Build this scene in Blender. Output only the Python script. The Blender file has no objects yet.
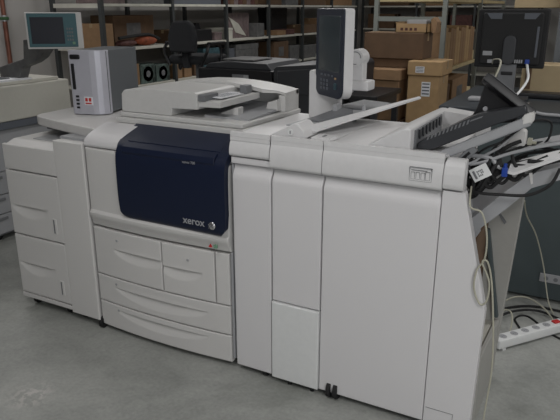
import bpy, bmesh, math, random
from mathutils import Vector, Matrix
random.seed(7)
S = bpy.context.scene
C = S.collection
PI = math.pi

# ---------------------------------------------------------------- camera
FPX = 610.0
cd = bpy.data.cameras.new('camera'); cam = bpy.data.objects.new('camera', cd); C.objects.link(cam)
cd.sensor_fit = 'HORIZONTAL'; cd.sensor_width = 36.0; cd.lens = 36.0 * FPX / 560.0
cam.location = (0, 0, 1.6)
cam.rotation_euler = (math.radians(90 - 18.322), 0, math.radians(27.971))
cd.clip_start = 0.05
S.camera = cam

# ---------------------------------------------------------------- world, light, exposure
w = bpy.data.worlds.new('world'); S.world = w; w.use_nodes = True
w.node_tree.nodes['Background'].inputs[0].default_value = (0.8, 0.85, 0.9, 1)
w.node_tree.nodes['Background'].inputs[1].default_value = 0.15
S.view_settings.view_transform = 'Standard'; S.view_settings.look = 'None'
S.view_settings.gamma = 1.0; S.view_settings.use_curve_mapping = False
S.view_settings.exposure = 0.0

def area(name, loc, sx, sy, power, col=(1, .985, .975), rot=(0, 0, 0)):
    l = bpy.data.lights.new(name, 'AREA'); l.shape = 'RECTANGLE'; l.size = sx; l.size_y = sy
    l.energy = power; l.color = col
    o = bpy.data.objects.new(name, l); C.objects.link(o); o.location = loc; o.rotation_euler = rot
    return o
LAMPS = [(1.2, -0.2, 50), (-1.4, 0.6, 21), (1.2, 3.6, 30), (-1.6, 4.2, 18), (-4.75, 3.4, 19), (-3.6, 7.0, 22), (-3.2, 11, 18), (1.0, 7.5, 30)]  # unseen overhead lights, added and powered to set the room's brightness
for x, y, p in LAMPS:
    area('added_ceiling_light', (x, y, 2.86), 0.5, 1.3, p)
# unseen cool fill light from behind the camera; no window is built
area('front_fill_light', (1.6, -2.3, 1.7), 2.2, 1.3, 34, (.93, .97, 1), (math.radians(80), 0, math.radians(22)))

# ---------------------------------------------------------------- materials
def mat(name, col, rough=.5, metal=0, noise=0, scale=40, bump=0, spec=.5, emit=None, dirt=None):
    m = bpy.data.materials.new(name); m.use_nodes = True
    n = m.node_tree.nodes; L = m.node_tree.links; b = n['Principled BSDF']
    b.inputs['Base Color'].default_value = (*col, 1); b.inputs['Roughness'].default_value = rough
    b.inputs['Metallic'].default_value = metal; b.inputs['Specular IOR Level'].default_value = spec
    tc = n.new('ShaderNodeTexCoord')
    nz = n.new('ShaderNodeTexNoise'); nz.inputs['Scale'].default_value = scale; nz.inputs['Detail'].default_value = 4
    L.new(tc.outputs['Object'], nz.inputs['Vector'])
    r = n.new('ShaderNodeValToRGB')
    a = noise if noise else .02
    r.color_ramp.elements[0].position = .3; r.color_ramp.elements[1].position = .7
    r.color_ramp.elements[0].color = (*[max(0, c * (1 - a)) for c in col], 1)
    r.color_ramp.elements[1].color = (*[min(1, c * (1 + a)) for c in col], 1)
    L.new(nz.outputs['Fac'], r.inputs['Fac']); L.new(r.outputs['Color'], b.inputs['Base Color'])
    if bump:
        bp = n.new('ShaderNodeBump'); bp.inputs['Strength'].default_value = bump; bp.inputs['Distance'].default_value = .005
        L.new(nz.outputs['Fac'], bp.inputs['Height']); L.new(bp.outputs['Normal'], b.inputs['Normal'])
    if emit:
        b.inputs['Emission Color'].default_value = (*col, 1); b.inputs['Emission Strength'].default_value = emit
    return m
M = dict(
    shell=mat('warm_white_plastic', (.61, .60, .59), .48, bump=.05, scale=300),
    shell2=mat('cool_white_plastic', (.66, .65, .66), .45, bump=.05, scale=300),
    band=mat('smooth_white_plastic', (.64, .635, .64), .38),
    scan=mat('scanner_white_plastic', (.59, .585, .575), .42),
    cream=mat('cream_plastic', (.50, .49, .44), .5),
    lgrey=mat('light_grey_plastic', (.34, .345, .36), .45),
    mgrey=mat('mid_grey_plastic', (.17, .175, .185), .5),
    dgrey=mat('dark_grey_plastic', (.035, .037, .042), .42),
    black=mat('black_plastic', (.010, .010, .012), .4),
    rubber=mat('black_rubber', (.012, .012, .013), .75),
    navy=mat('navy_blue_cover', (.0075, .0125, .034), .42, spec=.35),
    navy2=mat('navy_bezel', (.011, .017, .034), .4),
    silver=mat('silver_paint', (.52, .52, .58), .38, .25),
    towerg=mat('tower_grey_metal', (.13, .14, .15), .5, .1),
    steel=mat('steel', (.45, .45, .46), .35, .8),
    chrome=mat('chrome_badge', (.6, .6, .62), .25, .9),
    slate=mat('slate_laminate', (.060, .078, .083), .5, noise=.06, scale=6),
    slated=mat('slate_top', (.035, .042, .05), .45),
    screen=mat('screen_glass', (.045, .055, .062), .12, spec=.6),
    teal=mat('teal_plastic', (.05, .13, .15), .5),
    lcd=mat('dark_lcd', (.018, .022, .034), .1, spec=.8),
    paper=mat('paper', (.72, .73, .76), .7),
    ctape=mat('cardboard_tape', (.33, .24, .14), .4),
    card=mat('brown_cardboard', (.27, .165, .088), .8, noise=.10, scale=14),
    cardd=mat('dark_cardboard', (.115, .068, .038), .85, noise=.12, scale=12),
    cardl=mat('tan_cardboard', (.38, .25, .125), .8, noise=.10, scale=14),
    kraft=mat('pale_kraft_board', (.42, .33, .20), .8, noise=.06, scale=8),
    shelfb=mat('shelf_board_white', (.55, .54, .48), .6, noise=.08, scale=8),
    shelfy=mat('shelf_board_pine', (.48, .39, .22), .6, noise=.12, scale=12),
    post=mat('dark_steel_upright', (.055, .06, .062), .5, .2),
    postl=mat('pale_steel_upright', (.25, .27, .25), .5, .2),
    copper=mat('copper_pipe', (.20, .085, .06), .4, .5, noise=.3, scale=9),
    green=mat('green_valve', (.03, .09, .035), .5),
    red=mat('red_print', (.5, .03, .03), .5), orange=mat('orange_cloth', (.28, .07, .03), .8, noise=.4, scale=18),
    greenp=mat('green_print', (.18, .32, .22), .5),
    blue=mat('blue_plug', (.012, .05, .30), .4),
    beige=mat('beige_cable', (.42, .41, .33), .5),
    skirt=mat('dusty_grey_plastic', (.36, .355, .335), .55),
    white=mat('white_plastic', (.70, .71, .71), .4),
    fabric=mat('black_mesh_fabric', (.014, .015, .018), .85, noise=.3, scale=120),
    olive=mat('film_reel_print', (.07, .10, .09), .6, noise=.8, scale=16),
    maroon=mat('maroon_box', (.09, .035, .03), .7, noise=.3, scale=20),
    pink=mat('faded_box', (.16, .12, .12), .7, noise=.3, scale=16),
    tealb=mat('teal_box', (.04, .09, .11), .6, noise=.4, scale=25),
    dull=mat('grey_crate', (.12, .12, .12), .7, noise=.25, scale=14),
    ink=mat('dark_print', (.10, .11, .13), .6),
    letter=mat('silver_lettering', (.42, .43, .46), .4, .3),
)
# walls / floor
def wallmat(name, col):
    return mat(name, col, .85, noise=.04, scale=1.4, bump=.1)
M['wall'] = wallmat('painted_wall', (.40, .385, .37)); M['ceil'] = wallmat('painted_ceiling', (.6, .6, .58))
def floormat():
    m = bpy.data.materials.new('worn_concrete_floor'); m.use_nodes = True
    n = m.node_tree.nodes; L = m.node_tree.links; b = n['Principled BSDF']
    tc = n.new('ShaderNodeTexCoord')
    def noise(s, d, dist=0, rough=.6):
        x = n.new('ShaderNodeTexNoise'); x.inputs['Scale'].default_value = s; x.inputs['Detail'].default_value = d
        x.inputs['Distortion'].default_value = dist; x.inputs['Roughness'].default_value = rough
        L.new(tc.outputs['Object'], x.inputs['Vector']); return x
    def ramp(src, p0, c0, p1, c1):
        r = n.new('ShaderNodeValToRGB'); e = r.color_ramp.elements
        e[0].position = p0; e[0].color = (*c0, 1); e[1].position = p1; e[1].color = (*c1, 1)
        L.new(src.outputs['Fac'], r.inputs['Fac']); return r
    def mix(kind, f, a, c):
        x = n.new('ShaderNodeMixRGB'); x.blend_type = kind; x.inputs[0].default_value = f
        L.new(a.outputs[0], x.inputs[1]); L.new(c.outputs[0], x.inputs[2]); return x
    base = ramp(noise(2.2, 8, .6, .62), .3, (.255, .265, .25), .72, (.43, .435, .415))
    fine = ramp(noise(55, 5), .3, (.86, .86, .86), .7, (1.06, 1.06, 1.06))
    c = mix('MULTIPLY', 1, base, fine)
    # pale scuffs
    sc = ramp(noise(5.5, 9, 1.2, .7), .64, (0, 0, 0), .74, (.09, .09, .085))
    c = mix('ADD', 1, c, sc)
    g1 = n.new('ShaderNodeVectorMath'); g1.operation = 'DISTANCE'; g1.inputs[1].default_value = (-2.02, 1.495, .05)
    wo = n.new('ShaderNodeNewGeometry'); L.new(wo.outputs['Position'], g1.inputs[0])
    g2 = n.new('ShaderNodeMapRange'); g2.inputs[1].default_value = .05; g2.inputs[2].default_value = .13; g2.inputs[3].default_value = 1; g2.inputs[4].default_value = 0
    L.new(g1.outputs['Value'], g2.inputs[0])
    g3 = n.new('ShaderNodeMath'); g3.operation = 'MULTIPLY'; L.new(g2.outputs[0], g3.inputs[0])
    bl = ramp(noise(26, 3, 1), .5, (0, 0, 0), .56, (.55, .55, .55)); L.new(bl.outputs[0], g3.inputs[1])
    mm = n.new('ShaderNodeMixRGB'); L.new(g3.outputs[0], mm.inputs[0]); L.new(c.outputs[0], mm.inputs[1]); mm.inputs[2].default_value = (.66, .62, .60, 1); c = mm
    st = ramp(noise(1.6, 4, .6), .52, (1, 1, 1), .72, (.74, .75, .73))
    c = mix('MULTIPLY', 1, c, st)
    L.new(c.outputs[0], b.inputs['Base Color'])
    rr = ramp(noise(3, 6), .3, (.42, .42, .42), .7, (.62, .62, .62)); L.new(rr.outputs[0], b.inputs['Roughness'])
    bp = n.new('ShaderNodeBump'); bp.inputs['Strength'].default_value = .15; bp.inputs['Distance'].default_value = .004
    L.new(noise(30, 6).outputs['Fac'], bp.inputs['Height']); L.new(bp.outputs['Normal'], b.inputs['Normal'])
    return m
M['floor'] = floormat()

# ---------------------------------------------------------------- mesh helpers (world coordinates; obj() makes them local)
def B(): return bmesh.new()
def box(bm, x0, x1, y0, y1, z0, z1, bev=0, seg=2, mx=None):
    r = bmesh.ops.create_cube(bm, size=1)
    vs = r['verts']
    for v in vs:
        v.co = Vector(((x0 + x1) / 2 + v.co.x * (x1 - x0), (y0 + y1) / 2 + v.co.y * (y1 - y0), (z0 + z1) / 2 + v.co.z * (z1 - z0)))
    if bev:
        es = list({e for v in vs for e in v.link_edges})
        r2 = bmesh.ops.bevel(bm, geom=es, offset=bev, segments=seg, affect='EDGES', profile=.5)
        vs = list({v for f in r2['faces'] for v in f.verts} | {v for v in vs if v.is_valid})
    if mx is not None:
        for v in vs: v.co = mx @ v.co
    return bm
def prism(bm, pts, axis, a0, a1, bev=0, seg=2):
    """polygon pts extruded along axis ('x': pts are (y,z); 'y': pts are (x,z); 'z': pts are (x,y))"""
    def P(p, a):
        return Vector((a, p[0], p[1])) if axis == 'x' else Vector((p[0], a, p[1])) if axis == 'y' else Vector((p[0], p[1], a))
    A = [bm.verts.new(P(p, a0)) for p in pts]; Bv = [bm.verts.new(P(p, a1)) for p in pts]
    fs = [bm.faces.new(A), bm.faces.new(Bv[::-1])]
    k = len(pts)
    for i in range(k):
        j = (i + 1) % k
        fs.append(bm.faces.new((A[j], A[i], Bv[i], Bv[j])))
    bmesh.ops.recalc_face_normals(bm, faces=fs)
    if bev:
        es = list({e for f in fs for e in f.edges})
        bmesh.ops.bevel(bm, geom=es, offset=bev, segments=seg, affect='EDGES', profile=.5)
    return bm
def cyl(bm, c, r, h, axis='z', r2=None, n=24):
    rot = {'z': Matrix(), 'x': Matrix.Rotation(PI / 2, 4, 'Y'), 'y': Matrix.Rotation(-PI / 2, 4, 'X')}[axis]
    bmesh.ops.create_cone(bm, cap_ends=True, segments=n, radius1=r, radius2=r if r2 is None else r2, depth=h,
                          matrix=Matrix.Translation(c) @ rot)
    return bm
def ball(bm, c, r, s=(1, 1, 1), n=16):
    bmesh.ops.create_uvsphere(bm, u_segments=n, v_segments=n // 2, radius=r, matrix=Matrix.Translation(c) @ Matrix.Diagonal((*s, 1)))
    return bm
def smooth_path(pts, k=6):
    pts = [Vector(p) for p in pts]; out = []
    for i in range(len(pts) - 1):
        p0 = pts[max(i - 1, 0)]; p1 = pts[i]; p2 = pts[i + 1]; p3 = pts[min(i + 2, len(pts) - 1)]
        for j in range(k):
            t = j / k
            out.append(.5 * ((2 * p1) + (-p0 + p2) * t + (2 * p0 - 5 * p1 + 4 * p2 - p3) * t * t + (-p0 + 3 * p1 - 3 * p2 + p3) * t ** 3))
    out.append(pts[-1]); return out
def tube(bm, pts, r, n=8, k=6, sm=True):
    P = smooth_path(pts, k) if sm else [Vector(p) for p in pts]
    rings = []; up = Vector((0.13, 0.21, .97)).normalized()
    for i, p in enumerate(P):
        t = (P[min(i + 1, len(P) - 1)] - P[max(i - 1, 0)])
        if t.length < 1e-9: t = Vector((0, 0, 1))
        t.normalize(); u = up - t * up.dot(t)
        if u.length < 1e-3: u = t.orthogonal()
        u.normalize(); v = t.cross(u); up = u
        rings.append([bm.verts.new(p + r * (math.cos(2 * PI * a / n) * u + math.sin(2 * PI * a / n) * v)) for a in range(n)])
    for a, b in zip(rings, rings[1:]):
        for i in range(n):
            j = (i + 1) % n; bm.faces.new((a[i], a[j], b[j], b[i]))
    bm.faces.new(rings[0][::-1]); bm.faces.new(rings[-1])
    return bm
def panel(bm, x0, x1, z0, z1, y, fn, nx, nz, thick=.02, edge=.004):
    """front panel whose face is y - fn(x,z), softly rounded at its rim"""
    xs = [x0, x0 + edge * .4, x0 + edge] + [x0 + edge + (x1 - x0 - 2 * edge) * i / nx for i in range(1, nx)] + [x1 - edge, x1 - edge * .4, x1]
    zs = [z0, z0 + edge * .4, z0 + edge] + [z0 + edge + (z1 - z0 - 2 * edge) * i / nz for i in range(1, nz)] + [z1 - edge, z1 - edge * .4, z1]
    G = []
    for i, x in enumerate(xs):
        col = []
        for j, z in enumerate(zs):
            d = min(min(i, len(xs) - 1 - i), min(j, len(zs) - 1 - j))
            drop = edge * (1 if d == 0 else .3 if d == 1 else 0)
            col.append(bm.verts.new((x, y - fn(x, z) + drop, z)))
        G.append(col)
    for i in range(len(xs) - 1):
        for j in range(len(zs) - 1):
            bm.faces.new((G[i][j], G[i + 1][j], G[i + 1][j + 1], G[i][j + 1]))
    rim = [G[i][0] for i in range(len(xs))] + [G[-1][j] for j in range(1, len(zs))] + [G[i][-1] for i in range(len(xs) - 2, -1, -1)] + [G[0][j] for j in range(len(zs) - 2, 0, -1)]
    back = [bm.verts.new((v.co.x, y + thick, v.co.z)) for v in rim]
    k = len(rim)
    for i in range(k):
        j = (i + 1) % k; bm.faces.new((rim[j], rim[i], back[i], back[j]))
    bm.faces.new(back[::-1])
    return bm
def sheet(bm, path, x0, x1, t=.02, xfn=None, k=5, nx=1):
    """profile path of (y,z) swept from x0 to x1, given thickness inwards (towards +y / -z)"""
    P = smooth_path([(0, a, b) for a, b in path], k)
    N = []
    for i, p in enumerate(P):
        d = (P[min(i + 1, len(P) - 1)] - P[max(i - 1, 0)]).normalized()
        N.append(Vector((0, d.z, -d.y)))
    def row(off):
        R = []
        for i, p in enumerate(P):
            a, b = (x0, x1) if xfn is None else xfn(i / (len(P) - 1), p.z)
            R.append([bm.verts.new((a + (b - a) * s / nx, p.y + N[i].y * off, p.z + N[i].z * off)) for s in range(nx + 1)])
        return R
    F = row(0); K = row(t)
    for i in range(len(P) - 1):
        for s in range(nx):
            bm.faces.new((F[i][s], F[i][s + 1], F[i + 1][s + 1], F[i + 1][s]))
            bm.faces.new((K[i][s + 1], K[i][s], K[i + 1][s], K[i + 1][s + 1]))
        bm.faces.new((F[i][0], F[i + 1][0], K[i + 1][0], K[i][0]))
        bm.faces.new((F[i + 1][nx], F[i][nx], K[i][nx], K[i + 1][nx]))
    for s in range(nx):
        bm.faces.new((F[0][s + 1], F[0][s], K[0][s], K[0][s + 1]))
        bm.faces.new((F[-1][s], F[-1][s + 1], K[-1][s + 1], K[-1][s]))
    return bm
def slab(bm, q, th):
    T = [bm.verts.new(p) for p in q]; U = [bm.verts.new((p[0], p[1], p[2] - th)) for p in q]
    fs = [bm.faces.new(T), bm.faces.new(U[::-1])] + [bm.faces.new((T[i], T[(i + 1) % len(q)], U[(i + 1) % len(q)], U[i])) for i in range(len(q))]
    bmesh.ops.recalc_face_normals(bm, faces=fs); return bm
def lens(cx, cz, hw, hh, D):
    """scooped grip recess: deep under its top edge, fading out downwards"""
    def f(x, z):
        u = (x - cx) / hw
        if abs(u) >= 1: return 0
        g = (1 - u * u) ** .6
        t = (cz - z) / (hh * g)
        if t < 0: return D * .12 * g * max(0, 1 + t * 3)
        if t > 1: return 0
        return -D * (1 - t) * min(1, t / .18) * g
    return f

def sm(o, ang=35):
    for p in o.data.polygons: p.use_smooth = True
    try: o.data.set_sharp_from_angle(angle=math.radians(ang))
    except Exception: pass
def world_loc(o):
    v = Vector(o.location); p = o.parent
    while p: v += Vector(p.location); p = p.parent
    return v
def obj(name, bm, m, parent=None, label=None, loc=None, local=False):
    me = bpy.data.meshes.new(name)
    bmesh.ops.recalc_face_normals(bm, faces=bm.faces[:])
    o = bpy.data.objects.new(name, me); C.objects.link(o)
    if loc is not None: o.location = loc
    if parent is not None: o.parent = parent
    if not local:
        off = world_loc(o)
        if off.length: bmesh.ops.translate(bm, verts=bm.verts[:], vec=-off)
    bm.to_mesh(me); bm.free()
    me.materials.append(M[m] if isinstance(m, str) else m)
    sm(o)
    wn = o.modifiers.new('weighted_normals', 'WEIGHTED_NORMAL'); wn.mode = 'FACE_AREA'; wn.weight = 100; wn.keep_sharp = True
    if label: o['label'] = label
    return o
def thing(name, label, cat, loc=(0, 0, 0), rz=0, group=None):
    o = bpy.data.objects.new(name, None); C.objects.link(o); o.empty_display_size = .1
    o.location = loc; o.rotation_euler = (0, 0, rz); o['label'] = label; o['category'] = cat
    if group: o['group'] = group
    return o
def tag(o, label, cat, group=None, kind=None):
    o['label'] = label; o['category'] = cat
    if group: o['group'] = group
    if kind: o['kind'] = kind
    return o
def struct(name, bm, m, parent=None):
    o = obj(name, bm, m, parent)
    if parent is None: o['kind'] = 'structure'
    return o
def text(name, s, size, m, parent, loc, rot=(PI / 2, 0, 0), depth=.0006, local=False, bold=0):
    cu = bpy.data.curves.new('t', 'FONT'); cu.body = s; cu.size = size; cu.extrude = depth; cu.offset = bold
    t = bpy.data.objects.new('t', cu); C.objects.link(t)
    bpy.context.view_layer.update()
    me = bpy.data.meshes.new_from_object(t.evaluated_get(bpy.context.evaluated_depsgraph_get()))
    bpy.data.objects.remove(t)
    o = bpy.data.objects.new(name, me); C.objects.link(o); o.parent = parent
    o.rotation_euler = rot
    o.location = Vector(loc) - (Vector((0, 0, 0)) if local else world_loc(parent))
    me.materials.clear(); me.materials.append(M[m]); return o

# ---------------------------------------------------------------- room
XW0, XW1, YW0, YW1, ZC = -5.62, 3.0, -2.6, 14.0, 2.95
struct('floor', box(B(), XW0 - .1, XW1 + .1, YW0 - .1, YW1 + .1, -.1, 0), 'floor')
struct('ceiling', box(B(), XW0 - .1, XW1 + .1, YW0 - .1, YW1 + .1, ZC, ZC + .1), 'ceil')
struct('wall_left', box(B(), XW0 - .1, XW0, YW0, YW1, 0, ZC), 'wall')
struct('wall_right', box(B(), XW1, XW1 + .1, YW0, YW1, 0, ZC), 'wall')
struct('wall_back', box(B(), XW0, XW1, YW1, YW1 + .1, 0, ZC), 'wall')
struct('wall_front', box(B(), XW0, XW1, YW0 - .1, YW0, 0, ZC), 'wall')

# housings for the unseen ceiling lights added to light the room
for i, (x, y, p) in enumerate(LAMPS):
    t = thing('added_ceiling_fixture', 'unseen ceiling light housing added out of frame', 'ceiling light', (x, y, ZC), 0, 'added ceiling lights')
    b = B(); box(b, x - .30, x + .30, y - .7, y + .7, ZC - .06, ZC, .01); obj('housing', b, 'white', t)

# ================================================================= the printer line
YF = 2.08
# ---- paper feeder with drawers (far left)
t = thing('paper_feeder', 'low white paper feeder with two deep drawers, at the left end of the printer', 'paper feeder', (-2.57, 2.38, 0))
b = B(); box(b, -2.749, -2.385, 2.105, 2.70, .07, .90, .006); obj('body', b, 'shell', t)
b = B(); prism(b, [(2.10, .90), (2.10, .925), (2.16, .945), (2.62, .945), (2.70, .93), (2.70, .90)], 'x', -2.749, -2.385, .004); top = obj('top_cover', b, 'shell', t)
b = B(); box(b, -2.64, -2.42, 2.19, 2.60, .9445, .949, .002); obj('recess_plate', b, 'lgrey', top)
b = B(); panel(b, -2.752, -2.372, .797, .93, YF + .002, lambda x, z: 0, 6, 4, .022, .006); obj('top_panel', b, 'shell', t)
def drawer(z0, z1, gz):
    f = lens(-2.60, gz, .135, .065, .018)
    b = B(); panel(b, -2.752, -2.372, z0, z1, YF + .002, f, 64, 44, .022, .005)
    d = obj('drawer', b, 'shell', t)
    b = B(); box(b, -2.442, -2.412, YF - .001, YF + .006, z0 + .045, z0 + .13, .002); r = obj('release_button', b, 'shell', d)
    b = B(); box(b, -2.432, -2.424, YF - .003, YF + .002, z0 + .05, z0 + .125, .001); obj('button_slot', b, 'mgrey', r)
drawer(.436, .790, .60); drawer(.085, .429, .27)
b = B(); box(b, -2.752, -2.372, YF + .002, YF + .022, .055, .079, .003); obj('base_strip', b, 'shell', t)
def caster(t, x, y, r=.028, z=None, ax='x', w=.02):
    b = B(); cyl(b, (x, y, r), r, w, ax, n=20)
    cyl(b, (x, y, r), r * .4, w * 1.15, ax, n=12)
    o = obj('caster', b, 'rubber', t)
    b = B(); box(b, x - w * .75, x + w * .75, y - r * .5, y + r * .6, r * 1.2, (z or .09), .002); obj('caster_fork', b, 'black', o)
    return o
for x, y in ((-2.70, 2.14), (-2.44, 2.14), (-2.70, 2.62), (-2.44, 2.62)): caster(t, x, y, .026, .08)

# ---- tall narrow cabinet + cantilever top
t = thing('feeder_cabinet', 'tall narrow white cabinet with an overhanging top, left of the main printer', 'cabinet', (-2.26, 2.38, 0))
b = B(); box(b, -2.368, -2.178, YF + .012, 2.70, .05, .985, .006); obj('body', b, 'shell', t)
b = B(); panel(b, -2.368, -2.172, .045, .985, YF - .004, lambda x, z: 0, 4, 4, .015, .006); obj('front_panel', b, 'shell', t)
b = B(); P = [(-2.165, 2.165), (-2.165, 2.78), (-2.80, 2.78), (-2.765, 2.36), (-2.735, 2.315), (-2.70, 2.295), (-2.55, 2.25), (-2.40, 2.215), (-2.28, 2.19)]
prism(b, P, 'z', .995, 1.043, .006, 3); obj('worktop', b, 'shell', t)
b = B(); box(b, -2.37, -2.19, 2.13, 2.70, .980, .997); obj('neck', b, 'lgrey', t)
b = B(); box(b, -2.79, -2.60, 2.42, 2.70, .946, .997, .004); obj('support_bracket', b, 'mgrey', t)
for x, y in ((-2.33, 2.14), (-2.22, 2.62)): caster(t, x, y, .024, .06)

# ---- print server tower
def place_tower():
    t = thing('server_tower', 'silver and grey computer tower standing on the white worktop left of the scanner', 'computer tower', (-2.385, 2.490, 1.043), math.radians(15))
    W, D, H = .205, .40, .342
    b = B(); box(b, -W + .004, 0, .035, D, .012, H, .004); obj('case', b, 'towerg', t, local=True)
    b = B()   # silver front bulging forward, rounded on its right side
    pts = [(-W, .036), (-W, .004), (-W + .01, -.006), (-.075, -.010), (-.045, -.004), (-.02, .010), (-.003, .030), (0.002, .05), (0.002, .06), (-.02, .06), (-.02, .036)]
    prism(b, pts, 'z', .004, H + .002, .002, 1); f = obj('front_bezel', b, 'silver', t, local=True)
    b = B(); box(b, -W + .015, -W + .075, -.014, -.002, H - .045, H - .020, .008, 3); obj('power_button', b, 'black', f, local=True)
    b = B(); box(b, -W + .018, -W + .036, -.013, 0, H - .205, H - .068, .004, 2); obj('disc_slot', b, 'black', f, local=True)
    b = B()
    for i in range(4): box(b, -W + .030, -W + .048, -.012, 0, .095 - i * .020, .106 - i * .020, .002)
    obj('front_ports', b, 'black', f, local=True)
    b = B(); box(b, -.125, -.075, -.0125, -.006, .055, .100, .001); s = obj('sticker', b, 'paper', f, local=True, label='small white sticker with red marks')
    b = B(); 
    for i in range(2): box(b, -.119 + i * .021, -.104 + i * .021, -.0135, -.012, .075, .094, .0005)
    box(b, -.119, -.083, -.0135, -.012, .061, .069, .0005)
    obj('sticker_print', b, 'red', s, local=True)
    b = B()
    for x, y in ((-W + .03, .05), (-.03, .05), (-W + .03, D - .03), (-.03, D - .03)): cyl(b, (x, y, .006), .012, .012)
    obj('feet', b, 'rubber', t, local=True)
place_tower()

# ---- main printer
t = thing('multifunction_printer', 'large white laser printer with a navy blue front cover and a scanner on top', 'printer', (-1.75, 2.4, 0))
b = B(); box(b, -2.162, -1.345, 2.125, 2.78, .045, 1.0, .006); obj('body', b, 'shell', t)
b = B(); box(b, -2.158, -1.345, 2.235, 2.80, 1.0, 1.065, .006); obj('upper_body', b, 'shell', t)
def bulge(x, z): 
    u = (x + 1.755) / .40
    return .020 * (1 - u * u)
def drw(x0, x1, z0, z1, gx, gz, hw, nm='drawer', nx=70, nz=40, hh=.045):
    g = lens(gx, gz, hw, hh * 1.25, .017)
    b = B(); panel(b, x0, x1, z0, z1, YF + .006, lambda x, z: bulge(x, z) + g(x, z), nx, nz, .030, .004)
    return obj(nm, b, 'shell', t)
d1 = drw(-2.160, -1.727, .322, .572, -1.86, .475, .17)
d2 = drw(-1.721, -1.437, .322, .572, -1.625, .455, .125)
drw(-1.431, -1.362, .322, .572, 0, 0, .01, 'side_door', 8, 8)
d3 = drw(-2.160, -1.362, .172, .316, -1.76, .265, .28, nx=110, nz=30, hh=.05)
d4 = drw(-2.160, -1.362, .030, .166, -1.76, .140, .28, nx=110, nz=30, hh=.045)
for d, x, z in ((d1, -2.0, .525), (d2, -1.575, .510), (d3, -2.03, .285), (d4, -2.03, .140)):
    b = B(); cyl(b, (x, YF + .005 - bulge(x, 0), z), .006, .004, 'y', n=12); obj('level_mark', b, 'lgrey', d)
# thin inspection strips around the drawers
b = B(); box(b, -1.358, -1.345, YF + .012, 2.14, .05, .58, .003); obj('corner_post', b, 'lgrey', t)
# front door surround under/around the navy cover
b = B()
def surround(x, z):
    u = (x + 1.755) / .40
    return .016 * (1 - u * u) + (.022 * max(0, 1 - abs(z - .645) / .05) if z < .66 else .006)
panel(b, -2.160, -1.352, .582, .972, YF + .006, surround, 30, 30, .03, .008); fd = obj('front_door', b, 'shell', t)
b = B(); sheet(b, [(2.082, .978), (2.078, .990), (2.088, 1.012), (2.125, 1.034), (2.19, 1.055), (2.245, 1.068)], -2.158, -1.950, .02, nx=4); obj('left_hood', b, 'shell2', t)
# navy cover
def nx_(s, z):
    l, r = -1.937, -1.347
    if z < .76:
        k = (.76 - z) / .10; l += .004 * k + .060 * max(0, (.70 - z) / .045) ** 2; r -= .012 * k + .035 * max(0, (.70 - z) / .045) ** 2
    l -= .036 * max(0, (z - 1.0) / .06)
    return l, r
b = B(); sheet(b, [(2.075, .655), (2.052, .675), (2.044, .73), (2.042, .85), (2.046, .955), (2.060, .995), (2.085, 1.016), (2.135, 1.036), (2.20, 1.056), (2.255, 1.072)], -1.95, -1.347, .03, nx_, 6, 16)
nc = obj('front_cover', b, 'navy', t)
b = B(); prism(b, [(2.052, .972), (2.046, .985), (2.054, 1.008), (2.085, 1.024), (2.085, .99)], 'x', -1.90, -1.40, .002, 1); obj('cover_lip', b, 'navy', nc)
b = B()
slab(b, [(-1.90, 2.100, 1.0255), (-1.40, 2.100, 1.0255), (-1.43, 2.235, 1.0675), (-1.88, 2.235, 1.0675)], .012)
o = obj('top_ledge', b, 'navy', nc)
text('logo_lettering', 'xerox', .047, 'letter', nc, (-1.570, 2.0435, .700), bold=.0006)
b = B(); ball(b, (-1.418, 2.046, .709), .018, (1, .45, 1), 20); bg = obj('logo_ball', b, 'chrome', nc)
b = B(); tube(b, [(-1.431, 2.0375, .699), (-1.420, 2.036, .707), (-1.412, 2.0365, .719)], .0018, 6); tube(b, [(-1.432, 2.0375, .717), (-1.420, 2.036, .709), (-1.407, 2.0375, .701)], .0018, 6)
obj('logo_ribbon', b, 'mgrey', bg)
text('model_lettering', 'xerox 700', .016, 'letter', nc, (-1.560, 2.0450, .972))
b = B(); prism(b, [(-1.446, .604), (-1.430, .604), (-1.438, .618)], 'y', YF - .0275, YF - .020); obj('warning_mark', b, 'red', fd, 'small red warning triangle')
b = B(); box(b, -1.420, -1.404, YF - .026, YF - .015, .602, .618, .001); obj('status_mark', b, 'greenp', fd, 'small green mark')
for x, y in ((-2.166, 2.098), (-1.37, 2.16), (-2.13, 2.7), (-1.37, 2.7)): caster(t, x, y, .026, .06)
b = B(); box(b, -2.13, -1.37, 2.15, 2.75, .035, .05); obj('chassis', b, 'dgrey', t)

# scanner + document feeder
b = B(); prism(b, [(-2.115, 2.262), (-1.375, 2.250), (-1.345, 2.79), (-2.115, 2.79)], 'z', 1.066, 1.094, .006, 2); pb = obj('scanner_base', b, 'scan', t)
b = B(); prism(b, [(-2.095, 2.275), (-1.390, 2.265), (-1.358, 2.785), (-2.095, 2.785)], 'z', 1.0945, 1.118, .007, 3); lid = obj('scanner_lid', b, 'scan', t)
b = B()   # feeder's left block
prism(b, [(-2.092, 1.119), (-2.088, 1.205), (-2.070, 1.224), (-2.03, 1.231), (-1.86, 1.236), (-1.655, 1.236), (-1.640, 1.228), (-1.640, 1.158), (-1.785, 1.153), (-1.790, 1.119)], 'y', 2.284, 2.62, .005, 2)
af = obj('document_feeder', b, 'scan', t)
b = B()   # back hood, gently arched, with the right end pillar
arch = [(-2.092, 1.119), (-2.09, 1.205), (-2.07, 1.222), (-2.0, 1.234), (-1.85, 1.249), (-1.70, 1.252), (-1.55, 1.240), (-1.42, 1.222), (-1.376, 1.212), (-1.374, 1.119)]
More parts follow.
